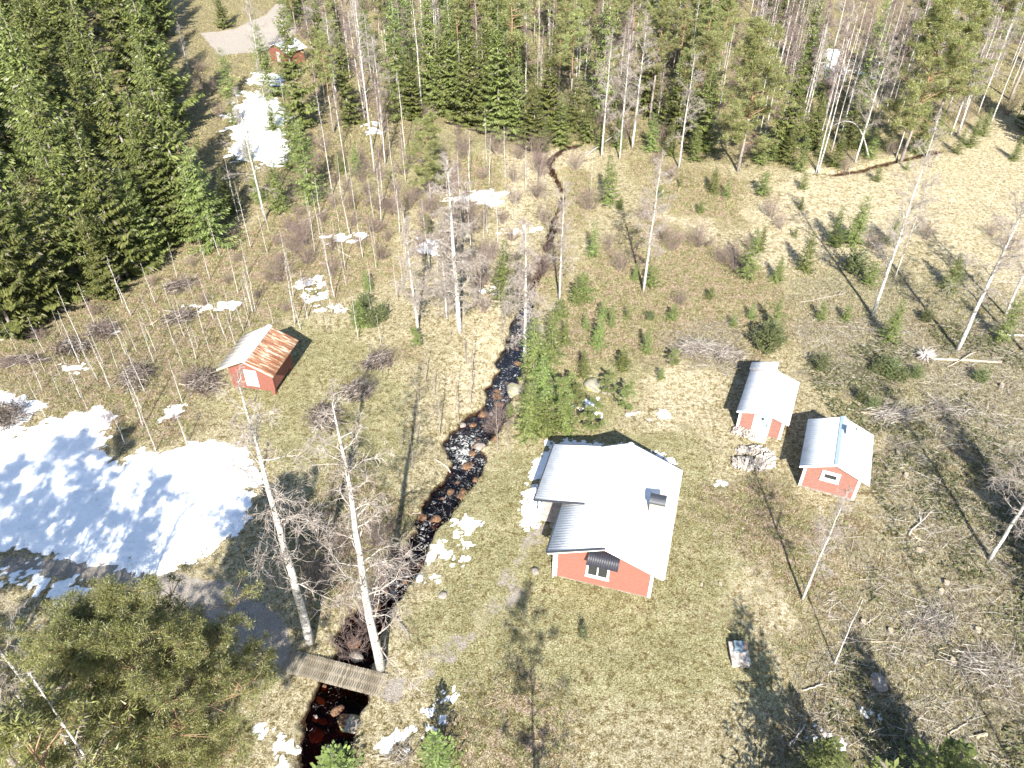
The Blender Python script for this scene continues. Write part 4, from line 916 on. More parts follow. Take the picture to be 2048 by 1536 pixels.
def gable_house(name, org, ang, wdt, dep, z0, xr, zr, xl, xr2, ze, y0, y1, wallm, roofm, step=.13, ribs=('wave', .2, .006), zel=None, zer=None):
    """body 0..wdt by 0..dep, ridge at (xr, zr), eaves at xl and xr2 (height ze), roof from y0 to y1"""
    o = empty(name, (org[0], org[1], 0), R(ang))
    sl = (zr - ze) / (xr - xl); sr = (zr - ze) / (xr2 - xr)
    zL = ze + sl * (0 - xl) - .05; zR = ze + sr * (xr2 - wdt) - .05
    def top(x): return (ze + sl * (x - xl) if x < xr else ze + sr * (xr2 - x)) - .05
    w = MB(); poly = [(0, z0), (wdt, z0), (wdt, zR), (xr, zr - .05), (0, zL)]
    w.prism([(x, 0, z) for x, z in poly], (0, dep, 0))
    def spans(z):
        a = 0 if z < zL else (z + .05 - ze) / sl + xl; b = wdt if z < zR else xr2 - (z + .05 - ze) / sr
        return max(a, 0), min(b, wdt)
    siding(w, (0, 0), (1, 0), (0, -1), spans, z0, zr - .06, step)
    siding(w, (wdt, dep), (-1, 0), (0, 1), lambda z: (wdt - spans(z)[1], wdt - spans(z)[0]), z0, zr - .06, step)
    siding(w, (wdt, 0), (0, 1), (1, 0), lambda z: (0, dep), z0, zR, step)
    siding(w, (0, dep), (0, -1), (-1, 0), lambda z: (0, dep), z0, zL, step)
    w.build('wall', wallm, o)
    for (cx, cy, zt) in ((0, 0, zL), (wdt, 0, zR), (0, dep, zL), (wdt, dep, zR)):
        c = MB(); sx = -1 if cx == 0 else 1; sy = -1 if cy == 0 else 1; t = .045; b = .13
        xa, xb = sorted((cx + sx * t, cx - sx * b)); ya, yb = sorted((cy + sy * t, cy + sy * .002)); c.box(xa, xb, ya, yb, z0 - .02, zt - .02)
        xa, xb = sorted((cx + sx * t, cx + sx * .002)); ya, yb = sorted((cy - sy * .001, cy - sy * b)); c.box(xa, xb, ya, yb, z0 - .02, zt - .02)
        c.build('corner_board', M['white'] if wallm != M['red_old'] else M['red_old'], o)
    roof_sheet('roof', o, xl, ze, xr - .003, zr, y0, y1, roofm, ribs[1], ribs[2], .035, ribs[0])
    roof_sheet('roof', o, xr2, ze, xr + .003, zr, y0, y1, roofm, ribs[1], ribs[2], .035, ribs[0])
    return o, top

# main cottage
AH = at(1109, 1155)
def cottage():
    ang = -16.2
    o, top = gable_house('cottage', AH, ang, 5.58, 8.05, .25, 2.8, 4.0, -.44, 6.12, 2.57, -.31, 8.35, M['red'], M['metal'], .2)
    tag(o, 'red wooden cottage with pale corrugated roof and porch by the creek', 'cottage')
    f = MB(); f.box(.06, 5.52, .06, 7.99, -.3, .25); f.build('foundation', M['rock'], o)
    # porch roof: a flatter sheet lying over the left slope
    roof_sheet('porch_roof', o, -2.15, 2.6, .93, 3.235, 3.3, 8.35, M['metal'], .2, .006)
    e = MB(); e.box(-2.17, .6, 3.22, 3.295, 2.50, 2.60)
    e2 = MB(); e2.prism([(-2.17, 3.22, 2.56), (.93, 3.22, 3.2), (.93, 3.22, 3.3), (-2.17, 3.22, 2.68)], (0, .075, 0)); e2.build('barge_board', M['metal_edge'], o)
    for a, b in (((-.46, 2.52), (2.8, 3.96)),):
        g = MB(); g.prism([(a[0], -.38, a[1]), (b[0], -.38, b[1]), (b[0], -.38, b[1] + .13), (a[0], -.38, a[1] + .13)], (0, .065, 0)); g.build('barge_board', M['metal_edge'], o)
    g = MB(); g.prism([(-.42, -.3, 2.36), (2.8, -.3, 3.80), (2.8, -.3, 3.95), (-.42, -.3, 2.51)], (0, .03, 0)); g.build('barge_board', M['white'], o)
    g = MB(); g.prism([(6.14, -.38, 2.44), (2.8, -.38, 3.88), (2.8, -.38, 4.09), (6.14, -.38, 2.64)], (0, .065, 0)); g.build('barge_board', M['white'], o)
    for y in (8.355,):
        for (xa, za, xb, zb) in ((-2.17, 2.6, .93, 3.24), (.93, 3.19, 2.8, 4.02), (6.14, 2.58, 2.8, 4.02)):
            g = MB(); g.prism([(xa, y, za - .1), (xb, y, zb - .1), (xb, y, zb + .06), (xa, y, za + .06)], (0, .05, 0)); g.build('barge_board', M['metal_edge'], o)
    for x, ya, yb, z in ((-2.2, 3.3, 8.35, 2.56), (-.5, -.3, 3.2, 2.53), (6.17, -.3, 8.35, 2.53)):
        g = MB(); g.tube([(x, ya, z), (x, yb, z)], [.055, .055], 8); g.build('gutter', M['metal_edge'] if x < 5 else M['white'], o)
    rc = MB(); rc.prism([(2.62, -.32, 4.005), (2.8, -.32, 4.085), (2.98, -.32, 4.005), (2.98, -.32, 4.025), (2.8, -.32, 4.11), (2.62, -.32, 4.025)], (0, 8.7, 0)); rc.build('ridge_cap', M['metal'], o)
    # porch: deck, posts, railing, dark doorway
    d = MB()
    for i in range(30): d.box(-1.95 + .0, -.06, 3.9 + i * .138, 3.9 + i * .138 + .13, .18, .24)
    d.build('porch_deck', M['weathered'], o)
    for x, y in ((-1.95, 3.88), (-1.95, 8.0), (-1.95, 5.95)):
        p = MB(); p.box(x - .06, x + .06, y - .06, y + .06, -.2, 2.58); p.build('porch_post', M['white'], o)
    b = MB(); b.box(-1.97, -1.91, 3.95, 7.93, .35, .45); b.box(-1.97, -1.91, 3.95, 7.93, 1.02, 1.1)
    for i in range(22): b.box(-1.96, -1.92, 4.05 + i * .18, 4.13 + i * .18, .45, 1.02)
    b.build('railing', M['white'], o)
    st = MB(); st.box(-1.2, -.2, 3.5, 3.89, -.1, .16); st.build('porch_step', M['weathered'], o)
    # front window under the dark awning
    window(o, 1.82, 3.16, 1.03, 2.15, -.03, 2, .12)
    aw = roof_sheet('awning', o, 0, 0, .82, .55, 0, 1.78, M['solar'], .13, .012, .03)
    aw.rotation_euler = (0, 0, R(90)); aw.location = (3.66, -.8, 2.84)
    br = MB()
    for x in (2.0, 3.55): br.tube([(x, -.04, 2.75), (x, -.62, 2.93)], [.02, .02], 6)
    br.build('awning_bracket', M['metal_edge'], o)
    # chimney with rounded cap
    c = MB(); c.box(4.66, 5.48, 3.6, 4.3, 2.7, 4.05); ch = c.build('chimney', M['plaster'], o)
    n = 9; pts = [(4.6, 3.95 - .4 * math.cos(math.pi * i / n), 4.07 + .34 * math.sin(math.pi * i / n)) for i in range(n + 1)]
    k = MB(); k.prism(pts, (.94, 0, 0)); k.build('chimney_cap', M['metal_edge'], ch)
    f = MB(); f.box(4.56, 5.58, 3.5, 3.6, 2.86, 3.2); f.build('flashing', M['metal'], ch)
    for i in range(6):   # snow guards in a row below the chimney
        s = MB(); x = 4.25 + i * .26; y = 3.45 - i * .28; z = 4.0 - (x - 2.8) * .431; s.box(x, x + .1, y, y + .14, z + .05, z + .12); s.build('snow_guard', M['metal'], o)
    dp = MB(); dp.tube([(-.42, -.22, 2.5), (-.1, -.1, 2.25), (-.09, -.1, .1)], [.04] * 3, 7); dp.build('downpipe', M['white'], o)
cottage()
# cabin with small window
AS = at(1440 + 755 * .20833, 700 + 1305 * .20833)
def sauna():
    o, top = gable_house('cabin', AS, -22.8, 3.4, 4.25, .12, 1.75, 2.95, -.36, 3.9, 2.03, -.37, 4.6, M['red_board'], M['metal'], .155)
    tag(o, 'small red cabin with pale metal roof and one white-framed window', 'cabin')
    window(o, 1.07, 2.2, 1.2, 1.95, -.03, 1, .2)
    f = MB(); f.box(.05, 3.35, .05, 4.2, -.3, .12); f.build('foundation', M['rock'], o)
    rc = MB(); rc.prism([(1.55, -.4, 2.93), (1.75, -.4, 3.035), (1.95, -.4, 2.93), (1.95, -.4, 2.955), (1.75, -.4, 3.065), (1.55, -.4, 2.955)], (0, 5.02, 0)); rc.build('ridge_cap', M['blue_grey'], o)
    c = MB(); c.box(1.98, 2.42, 2.75, 3.15, 2.5, 3.42); ch = c.build('chimney', M['metal'], o)
    k = MB(); k.box(1.93, 2.47, 2.7, 3.2, 3.43, 3.47); k.build('chimney_cap', M['metal'], ch)
    for x in (2.3, 2.62):
        p = MB(); p.tube([(x, 3.75, 2.4), (x, 3.75, 2.95)], [.05, .05], 8); p.build('vent_pipe', M['metal_edge'], o)
    for (xa, za, xb, zb) in ((-.36, 2.03, 1.75, 2.95), (3.9, 2.03, 1.75, 2.95)):
        g = MB(); g.prism([(xa, -.41, za - .08), (xb, -.41, zb - .08), (xb, -.41, zb + .06), (xa, -.41, za + .06)], (0, .035, 0)); g.build('barge_board', M['white'], o)
sauna()
AB = at(1440 + 155 * .20833, 700 + 755 * .20833)
def bath():
    o, top = gable_house('cabin', AB, -24, 3.04, 4.4, .1, 1.6, 2.4, -.22, 3.36, 1.86, -.35, 4.75, M['red_board'], M['metal'], .155)
    tag(o, 'small red cabin with pale blue door and white metal roof', 'cabin')
    d = MB(); d.box(1.12, 2.06, -.06, .02, .16, 1.98)
    do = d.build('door', M['pale_blue'], o)
    z = MB(); z.prism([(1.59, -.072, 1.42), (1.7, -.072, 1.56), (1.59, -.072, 1.7), (1.48, -.072, 1.56)], (0, .01, 0)); z.build('diamond_window', M['dark'], do)
    for a, b in ((1.0, 1.115), (2.065, 2.18)):
        t = MB(); t.box(a, b, -.055, .02, .12, 2.02); t.build('door_frame', M['white'], do)
    hd = MB(); hd.box(1.92, 1.98, -.1, -.06, 1.0, 1.12); hd.build('handle', M['metal_edge'], do)
    s = MB(); s.box(1.05, 2.15, -.75, -.07, -.15, .1); s.build('step', M['white'], o)
    f = MB(); f.box(.05, 2.99, .05, 4.35, -.3, .1); f.build('foundation', M['rock'], o)
    roof_sheet('roof_extension', o, -.3, 1.93, 1.62, 2.52, 4.76, 5.75, M['metal_grey'], .2, .012)
    b = MB(); b.box(0, 1.6, 4.45, 5.5, .1, 1.9); b.build('lean_to', M['red'], o)
    for (xa, za, xb, zb) in ((-.22, 1.86, 1.6, 2.4), (3.36, 1.86, 1.6, 2.4)):
        g = MB(); g.prism([(xa, -.39, za - .08), (xb, -.39, zb - .08), (xb, -.39, zb + .06), (xa, -.39, za + .06)], (0, .035, 0)); g.build('barge_board', M['white'], o)
    rc = MB(); rc.prism([(1.42, -.37, 2.39), (1.6, -.37, 2.48), (1.78, -.37, 2.39), (1.78, -.37, 2.41), (1.6, -.37, 2.505), (1.42, -.37, 2.41)], (0, 5.1, 0)); rc.build('ridge_cap', M['metal'], o)
bath()
AU = at(420 + 430 * .1172, 630 + 1260 * .1172)
def hut():
    o, top = gable_house('storage_hut', AU, -11, 3.35, 3.25, .42, 1.75, 3.5, -.5, 4.0, 2.4, -.8, 3.85, M['red_old'], M['rust'], .16, ('rib', .52, .02))
    tag(o, 'old red hut on posts with rusty ribbed metal roof', 'hut')
    for x in (.12, 3.2):
        for y in (.12, 3.1):
            p = MB(); p.box(x - .12, x + .12, y - .12, y + .12, -.35, .42); p.build('post', M['red_old'], o)
    b = MB(); b.box(0, 3.35, -.03, .0, .3, .42); b.build('sill_beam', M['red_old'], o)
    d = MB(); d.box(1.26, 2.06, -.05, .02, .55, 1.98); do = d.build('door', M['weathered'], o)
    for a, c in ((1.16, 1.255), (2.065, 2.16)):
        t = MB(); t.box(a, c, -.07, .02, .55, 1.985); t.build('door_frame', M['white'], do)
    t = MB(); t.box(1.16, 2.16, -.072, .02, 1.985, 2.08); t.build('door_frame', M['white'], do)
    rc = MB(); rc.prism([(1.5, -.82, 3.47), (1.75, -.82, 3.585), (2.0, -.82, 3.47), (2.0, -.82, 3.5), (1.75, -.82, 3.62), (1.5, -.82, 3.5)], (0, 4.7, 0)); rc.build('ridge_cap', M['metal'], o)
    for (xa, za, xb, zb) in ((-.5, 2.4, 1.75, 3.5), (4.0, 2.4, 1.75, 3.5)):
        g = MB(); g.prism([(xa, -.84, za - .08), (xb, -.84, zb - .08), (xb, -.84, zb + .05), (xa, -.84, za + .05)], (0, .035, 0)); g.build('barge_board', M['log'], o)
    s = MB(); s.tube([(.55, -.1, .8), (.72, -.12, 1.9)], [.02, .02], 6); s.build('leaning_pole', M['weathered'], o)
hut()
def shed():
    x, y = at(556, 128); o = empty('shed', (x, y, gz1(x, y)), R(-38))
    b = MB(); b.box(-1.5, 2.6, 0, 3.4, -.2, 2.0); siding(b, (-1.5, 0), (1, 0), (0, -1), lambda z: (0, 4.1), .1, 2.0, .15); b.build('wall', M['red_old'], o)
    roof_sheet('roof', o, -1.9, 2.0, .5, 3.0, -.4, 3.9, M['metal_grey'], .25, .015); roof_sheet('roof', o, 3.0, 2.0, .506, 3.0, -.4, 3.9, M['metal_grey'], .25, .015)
    g = MB(); g.prism([(-1.5, .02, 2.0), (2.6, .02, 2.0), (.5, .02, 2.9)], (0, 3.3, 0)); g.build('gable', M['red_old'], o)
    d = MB(); d.box(.1, 1.0, -.05, .0, .05, 1.8); d.build('door', M['weathered'], o)
    tag(o, 'small red shed with grey roof beside the gravel road', 'shed')
shed()

# ------------------------------------------------------------------ footbridge
def bridge():
    a = np.array(at(576, 1322, .12)); b = np.array(at(766, 1371, .12)); L_ = float(np.linalg.norm(b - a)); ang = math.atan2(b[1] - a[1], b[0] - a[0])
    o = empty('footbridge', (a[0], a[1], 0), ang); r = random.Random(2)
    d = MB(); n = 42; p = L_ / n
    for i in range(n):
        e = r.uniform(-.012, .012); d.box(i * p + .014, (i + 1) * p - .016, -.66 + e, .66 + e, .1 + r.uniform(0, .006), .14 + r.uniform(0, .006))
    d.build('deck', [M['plank']], o)
    for y in (-.5, 0, .5):
        m = MB(); m.tube([(.05, y, 0.01), (L_ - .05, y, 0.01)], [.085, .085], 8); m.build('beam', M['log'], o)
    tag(o, 'plank footbridge over the creek at the big birches', 'footbridge')
def plank_mat():
    m, t, b = mat('bridge_plank', .8, .25); g = N(t, 'ShaderNodeNewGeometry'); tc = N(t, 'ShaderNodeTexCoord')
    n = noise(t, 5, 5, .7, tc.outputs['Object']); r = ramp(t, g.outputs['Random Per Island'], [(0, (.17, .14, .1)), (.5, (.25, .215, .16)), (1, (.33, .29, .225))])
    r2 = ramp(t, n.outputs[0], [(.3, (.6, .6, .6)), (.7, (1, 1, 1))]); L(t, mix(t, 1.0, r.outputs[0], r2.outputs[0], 'MULTIPLY'), b.inputs['Base Color']); return m
M['plank'] = plank_mat()
bridge()

# ------------------------------------------------------------------ rocks, logs, heaps
def rock_mesh(seed, m, sub=3, rough=.28):
    r = np.random.default_rng(seed); k = 10; V = []; Q = []
    import bmesh
    bm = bmesh.new(); bmesh.ops.create_icosphere(bm, subdivisions=sub, radius=1)
    ax = unit(r.normal(0, 1, (9, 3))); dd = r.uniform(.62, .95, 9)
    for v in bm.verts:
        p = np.array(v.co)
        for a, c in zip(ax, dd):
            t = p @ a
            if t > c: p = p - a * (t - c) * .85
        p = p * (1 + rough * .25 * math.sin(p[0] * 5 + seed) * math.sin(p[1] * 6 + 1) * math.cos(p[2] * 5))
        v.co = p
    me = bpy.data.meshes.new('rock'); bm.to_mesh(me); bm.free(); me.materials.append(m)
    me.polygons.foreach_set('use_smooth', [True] * len(me.polygons)); return me
RK = [rock_mesh(i, M['rock']) for i in range(3)]; RR = [rock_mesh(i + 10, M['rust_rock']) for i in range(4)]; RM = [rock_mesh(20 + i, M['moss_rock']) for i in range(2)]
def rock(me, x, y, s, z=None, name='rock', label=None, group='stones in and along the creek'):
    o = obj(name, me, None, (x, y, (gz1(x, y) if z is None else z) + s * .12)); o.scale = (s * rr.uniform(.8, 1.25), s * rr.uniform(.8, 1.2), s * rr.uniform(.55, .8)); o.rotation_euler = (rr.uniform(-.2, .2), rr.uniform(-.2, .2), rr.uniform(0, 6.28))
    tag(o, label, 'rock', group); return o
for k, (u, v, s, lb, me) in enumerate([(1186, 772, .72, 'large mossy boulder on the heath behind the cottage', RM[0]), (1214, 782, .5, 'grey boulder right of the mossy boulder', RK[0]), (1030, 775, .7, 'pale boulder on the creek bank beside the saplings', RM[1]),
        (697, 1438, .62, 'mossy boulder in the shaded creek below the footbridge', RM[0]), (630, 1452, .55, 'tan boulder at the left creek bank below the footbridge', RR[0]), (640, 1425, .3, 'small orange-tan rock below the footbridge', RR[1]), (622, 1440, .2, 'tiny pale rock at the left bank below the footbridge', RK[1]),
        (635, 1385, .3, 'pale curved rock at the bridge edge', RK[2]), (960, 885, .42, 'tan rock at the right side of the creek bend', RK[0]), (925, 840, .4, 'pale rock at the left side of the creek bend', RK[1]), (940, 905, .42, 'orange rock in the riffle below the bend', RR[2]), (990, 875, .35, 'rock at the creek bend right bank', RR[3]),
        (845, 1022, .4, 'grey rock in the creek above the red bush', RK[2]), (868, 1028, .45, 'rounded pale rock at the narrow creek', RK[0]), (1757, 1366, .5, 'pale rock in the tree shadow at the lower right', RK[1]), (885, 1192, .3, 'flat grey stone in the grass right of the big birch', RK[2]), (1070, 1145, .32, 'flat grey stone in front of the cottage porch', RK[0])]):
    x, y = at(u, v); rock(me, x, y, s, label=lb)
items = []
rc_ = random.Random(11)
for i in range(70):
    f = rc_.uniform(8.5, len(CREEK) - 1.6); j = int(f); f -= j
    x = CREEK[j][0] * (1 - f) + CREEK[j + 1][0] * f; y = CREEK[j][1] * (1 - f) + CREEK[j + 1][1] * f; w = CREEK[j][2]
    x += rc_.uniform(-1.05, 1.05) * w; y += rc_.uniform(-.3, .3)
    s = rc_.choice([.14, .2, .26, .34, .42]); me = rc_.choice(RR + RR + RK)
    o = rock(me, x, y, s, max(gz1(x, y), -.62))
    look = ('rust-stained stone' if me in RR else 'grey stone') + (' in the creek' if s < .26 else ' standing out of the creek')
    LAB.append(('small ' + look if s < .17 else look, x, y, (lambda o: lambda t: o.__setitem__('label', t))(o)))

def island(name, stops):
    m, t, b = mat(name, .85, .15); g = N(t, 'ShaderNodeNewGeometry'); r = ramp(t, g.outputs['Random Per Island'], stops)
    L(t, r.outputs[0], b.inputs['Base Color']); return m
M['brush'] = island('brush_sticks', [(0, (.045, .033, .028)), (.45, (.13, .1, .085)), (.75, (.26, .215, .18)), (1, (.5, .45, .39))])
M['dead'] = island('dead_sticks', [(0, (.1, .08, .065)), (.4, (.26, .22, .185)), (.75, (.42, .38, .33)), (1, (.6, .56, .5))])
def heap(u, v, rx, ry, hgt, n, label, name='brush_heap', m='brush', seed=0, ln=(.7, 2.3), rad=.022, flow=None, cat='brush heap', grp='heaps of cut brush'):
    x, y = at(u, v); r = np.random.default_rng(seed + 300); S = []; n = int(n * .62); wob = r.uniform(0, 6.28)
    for i in range(n):
        a = r.uniform(0, 6.28); q = math.sqrt(r.random()) * (.8 + .25 * math.sin(2 * a + wob) + .12 * math.sin(5 * a)); cx, cy = rx * q * math.cos(a), ry * q * math.sin(a)
        cz = 1.25 * hgt * (1 - q * q) * r.uniform(.1, 1); t = r.uniform(0, 6.28) if flow is None else flow + r.normal(0, .45)
        d = unit(np.array([math.cos(t), math.sin(t), r.normal(0.05, .2)])); l = r.uniform(*ln); p = np.array([cx, cy, cz + .03]) - d * l / 2; d1 = d
        for k in range(3):
            p1 = p + d1 * l / 3; S.append((*p, *p1, rad * (1.1 - k * .3), rad * (.8 - k * .3), 0)); p = p1; d1 = unit(d1 + r.normal(0, .22, 3))
            if k: 
                e = unit(d1 + r.normal(0, .5, 3)); S.append((*p, *(p + e * l * .22), rad * .5, rad * .3, 0))
    o = obj(name, segs(name, S, [M[m]]), None, (x, y, gz1(x, y))); tag(o, label, cat, grp)
heap(407, 772, 1.35, 1.5, .9, 420, 'round grey-brown brush heap left of the rusty hut', seed=1)
heap(362, 637, 1.6, 1.1, .6, 260, 'long brush heap among thin birches behind the hut', seed=2, flow=.7)
heap(143, 700, 1.5, 1.1, .7, 300, 'purple-brown brush heap at the left among birches', seed=3, flow=2.3)
heap(205, 665, 1.5, 1.2, .7, 280, 'brush heap with a snow spot, second from the left', seed=4)
heap(362, 573, 1.4, 1.0, .6, 240, 'small brush heap higher up the slope behind the hut', seed=5, flow=.6)
heap(45, 725, 2.0, .8, .5, 260, 'flat brush heap at the far left', seed=6, flow=.1)
heap(273, 762, 1.5, 1.5, 1.0, 380, 'dark brush heap just above the snow field', seed=7)
heap(650, 838, 1.4, 1.3, .9, 420, 'dense dark brush heap behind the big leaning birch', seed=8)
heap(757, 726, 1.2, 1.0, .8, 380, 'grey twig heap on the grass, uppermost of three in a row', seed=9, flow=1.1)
heap(714, 785, 1.3, 1.0, .8, 380, 'dark twig heap on the grass, middle of three in a row', seed=10, flow=.8)
heap(8, 845, 1.9, 1.9, 1.1, 520, 'black brush heap at the left edge of the snow field', seed=11)
heap(1395, 700, 2.3, 1.1, .6, 330, 'pale tangled branch heap behind the blue-door cabin', seed=12, m='dead', rad=.02, ln=(1, 2.4))
heap(1450, 712, 1.6, .9, .6, 220, 'smaller pale branch tangle right of the bigger one', seed=13, m='dead', rad=.02, ln=(1, 2.2))
heap(1900, 820, 2.6, 1.4, .4, 200, 'grey slash heap right of the windowed cabin', seed=14, m='dead', rad=.018, ln=(1, 2.6))
heap(1790, 830, 2.2, 1.2, .4, 220, 'grey slash heap behind the windowed cabin', seed=15, m='dead', rad=.018, ln=(1, 2.4), flow=.2)
heap(800, 1515, 1.0, .7, .3, 90, 'pale branches on the ground beside the small spruce', seed=16, m='dead', rad=.016, ln=(.6, 1.6))
heap(1970, 1340, 2.4, 1.6, .4, 320, 'grey slash heap near the lower right edge', seed=17, m='dead', rad=.016, ln=(.8, 2.4))
heap(1860, 1250, 2.0, 1.2, .3, 220, 'grey slash heap left of the lower right slash heap', seed=18, m='dead', rad=.016, ln=(.8, 2.2))

def firewood(u, v, rx, ry, hgt, n, label, seed, curve=0.0, ang=0.0):
    x, y = at(u, v); r = random.Random(seed); b = MB()
    for i in range(n):
        t = r.uniform(-1, 1); q = r.uniform(-1, 1); cx = rx * t; cy = ry * q * math.sqrt(max(0, 1 - t * t * .8)) + curve * t * t
        cz = hgt * (1 - q * q * .7) * (1 - t * t * .6) * r.random(); a = math.pi / 2 + r.gauss(0, .35) + t * curve * .8; l = r.uniform(.3, .5); rd = r.uniform(.045, .085)
        d = (math.cos(a) * l / 2, math.sin(a) * l / 2, r.uniform(-.04, .04))
        b.tube([(cx - d[0], cy - d[1], cz + .06 - d[2]), (cx + d[0], cy + d[1], cz + .06 + d[2])], [rd, rd * .95], r.choice((3, 4, 5)), r.choice((0, 0, 0, 1)))
    o = b.build('firewood_pile', [M['weathered_light'], M['dead']]); o.location = (x, y, gz1(x, y)); o.rotation_euler = (0, 0, ang)
    tag(o, label, 'woodpile', 'heaps of split firewood')
M['weathered_light'] = simple('bleached_wood', [(.35, (.2, .17, .15)), (.5, (.36, .32, .28)), (.65, (.6, .56, .5))], 7)
firewood(1496, 930, 1.05, .5, .5, 230, 'flat bleached firewood heap in front of the blue-door cabin', 1, 0, -.15)
firewood(1530, 912, 1.1, .45, .55, 260, 'curved bleached firewood heap between the two cabins', 2, -.55, -1.1)
firewood(1486, 902, .5, .25, .2, 50, 'small low firewood heap behind the flat one', 3, 0, .3)
firewood(1487, 868, .75, .28, .35, 110, 'firewood stacked against the blue-door cabin left of the step', 4, 0, -.42)

def well():
    x, y = at(1476, 1316); o = empty('well_box', (x, y, gz1(x, y)), R(-4)); s = .98
    b = MB(); b.box(-.46, .46, -.62, .62, -.15, .34); b.build('base', M['weathered_light'], o)
    t = MB()
    for i in range(6): t.box(-.5 + i * .167, -.5 + i * .167 + .16, -.66, .66, .345, .385)
    t.build('lid', M['weathered_light'], o)
    h = MB(); h.box(-.28, .26, .12, .56, .39, .66); hb = h.build('hatch_box', M['blue_dark'], o)
    h2 = MB(); h2.box(-.3, .36, .04, .12, .39, .5); h2.build('hatch_rail', M['blue_dark'], o)
    k = MB(); k.box(.28, .42, .14, .54, .39, .56); k.build('brick', M['brick'], o)
    tag(o, 'small pale wooden well box with blue-grey hatch on the lawn', 'well')
M['blue_dark'] = paint('blue_grey_paint', [(.3, (.1, .14, .17)), (.7, (.17, .22, .26))], 6)
M['brick'] = paint('orange_brick', [(.3, (.42, .2, .1)), (.7, (.56, .33, .2))], 8)
well()

def log(a, b, r0, r1, label, m='log', dz=.0, branches=0, name='fallen_log'):
    x0, y0 = at(*a); x1, y1 = at(*b); n = 6; pts = []; r = np.random.default_rng(int(a[0] + b[1]))
    for i in range(n + 1):
        t = i / n; x = x0 * (1 - t) + x1 * t + r.normal(0, .03); y = y0 * (1 - t) + y1 * t + r.normal(0, .03); pts.append((x - x0, y - y0, gz1(x, y) + r0 * .8 + dz * t))
    mb = MB(); mb.tube(pts, [r0 * (1 - i / n) + r1 * i / n for i in range(n + 1)], 8)
    for k in range(branches):
        t = r.uniform(.3, 1); p = np.array(pts[int(t * n)]); d = unit(r.normal(0, 1, 3) * np.array([1, 1, .4]) + np.array([x1 - x0, y1 - y0, 0]) * .3)
        if d[2] < 0: d[2] *= -1
        mb.tube([tuple(p), tuple(p + d * r.uniform(.5, 1.3))], [.02, .008], 5)
    o = mb.build(name, M[m], smooth=True); o.location = (x0, y0, 0); tag(o, label, 'log', 'fallen logs and poles')
for a in [((1861, 716), (2002, 724), .1, .08, 'long pale fallen log right of the root plate', 'log', 0, 0), ((1895, 732), (1950, 708), .05, .03, 'thin log crossing the long pale log', 'log', .3, 3), ((1992, 668), (2060, 678), .11, .09, 'pale fallen trunk at the right edge by the spruce', 'birch_bark', .3, 0),
          ((1816, 1070), (1866, 1022), .06, .03, 'forked dry branch lying right of the windowed cabin', 'dead', .3, 6), ((1818, 1062), (1838, 1078), .06, .05, 'short pale log piece below the forked branch', 'cut', 0, 0), ((1676, 1287), (1792, 1282), .035, .02, 'long thin pole lying below the bare birch', 'log', 0, 1),
          ((1577, 1496), (1606, 1458), .06, .04, 'pale stick in the shadow at the lower edge', 'dead', .3, 3), ((1604, 1385), (1645, 1372), .05, .03, 'short curved branch right of the well box', 'dead', .1, 2), ((1950, 1477), (1973, 1471), .09, .09, 'short pale sawn log at the lower right', 'cut', 0, 0),
          ((1895, 1470), (1932, 1448), .05, .04, 'thin sawn pole at the lower right slash', 'log', 0, 0), ((1722, 824), (1742, 827), .08, .08, 'short pale log behind the windowed cabin', 'cut', 0, 0), ((1760, 835), (1850, 815), .035, .02, 'thin bare stem lying behind the windowed cabin', 'dead', .15, 5),
          ((1940, 880), (1972, 915), .05, .04, 'snow-dusted pole in the dark spruce shadow', 'weathered', 0, 0), ((1600, 605), (1690, 590), .04, .02, 'thin fallen stem on the heath right', 'dead', .1, 3), ((570, 460), (660, 420), .06, .03, 'fallen dead stem at the left forest edge', 'dead', .1, 4), ((700, 515), (620, 470), .05, .02, 'fallen pole among the left birches', 'dead', .1, 3),
          ((1170, 315), (1245, 270), .1, .05, 'grey trunk leaning over the ditch in the centre', 'weathered', .8, 2), ((300, 650), (345, 620), .05, .03, 'fallen stick among brush heaps on the left', 'log', 0, 1), ((0, 680), (60, 665), .06, .04, 'fallen pole at the left edge', 'log', 0, 2), ((860, 1010), (820, 1030), .05, .03, 'driftwood stick on the left creek bank', 'log', 0, 1),
          ((905, 938), (870, 918), .06, .04, 'pale driftwood at the creek bend', 'log', 0, 1), ((1660, 465), (1745, 480), .05, .03, 'bleached log between the young spruces in the meadow', 'weathered_light', .1, 2)]:
    log(*a)
def stump(u, v, r0, h, label, m='cut', plate=False):
    x, y = at(u, v); b = MB(); r = random.Random(int(u)); n = 12; o = empty('tree_stump', (x, y, gz1(x, y)))
    if plate:
        S = []; q = np.random.default_rng(5)
        for k in range(120):
            d = unit(q.normal(0, 1, 3) * np.array([1, .35, 1])); p = d * .15 + np.array([0, 0, .45]); e = p + d * q.uniform(.3, .75); S.append((*p, *e, .05, .012, 0))
        obj('roots', segs('roots', S, [M['weathered']], 5), o)
        b.tube([(0, 0, .45), (.6, .1, .4)], [.25, .2], 9); b.build('trunk_piece', M['weathered'], o, True)
    else:
        r0 *= .72
        ring = [(math.cos(6.283 * i / n) * r0 * r.uniform(.9, 1.5), math.sin(6.283 * i / n) * r0 * r.uniform(.9, 1.5)) for i in range(n)]
        v = [(a, c, -.15) for a, c in ring] + [(a * .72, c * .72, h) for a, c in ring]
        b.add(v, [(i, (i + 1) % n, n + (i + 1) % n, n + i) for i in range(n)]); b.build('bark', M['bark_grey'], o, True)
        c = MB(); c.add([(a * .7, d * .7, h + .003) for a, d in ring], [tuple(range(n))]); c.build('cut_face', M[m], o)
    tag(o, label, 'stump', 'stumps of felled trees')
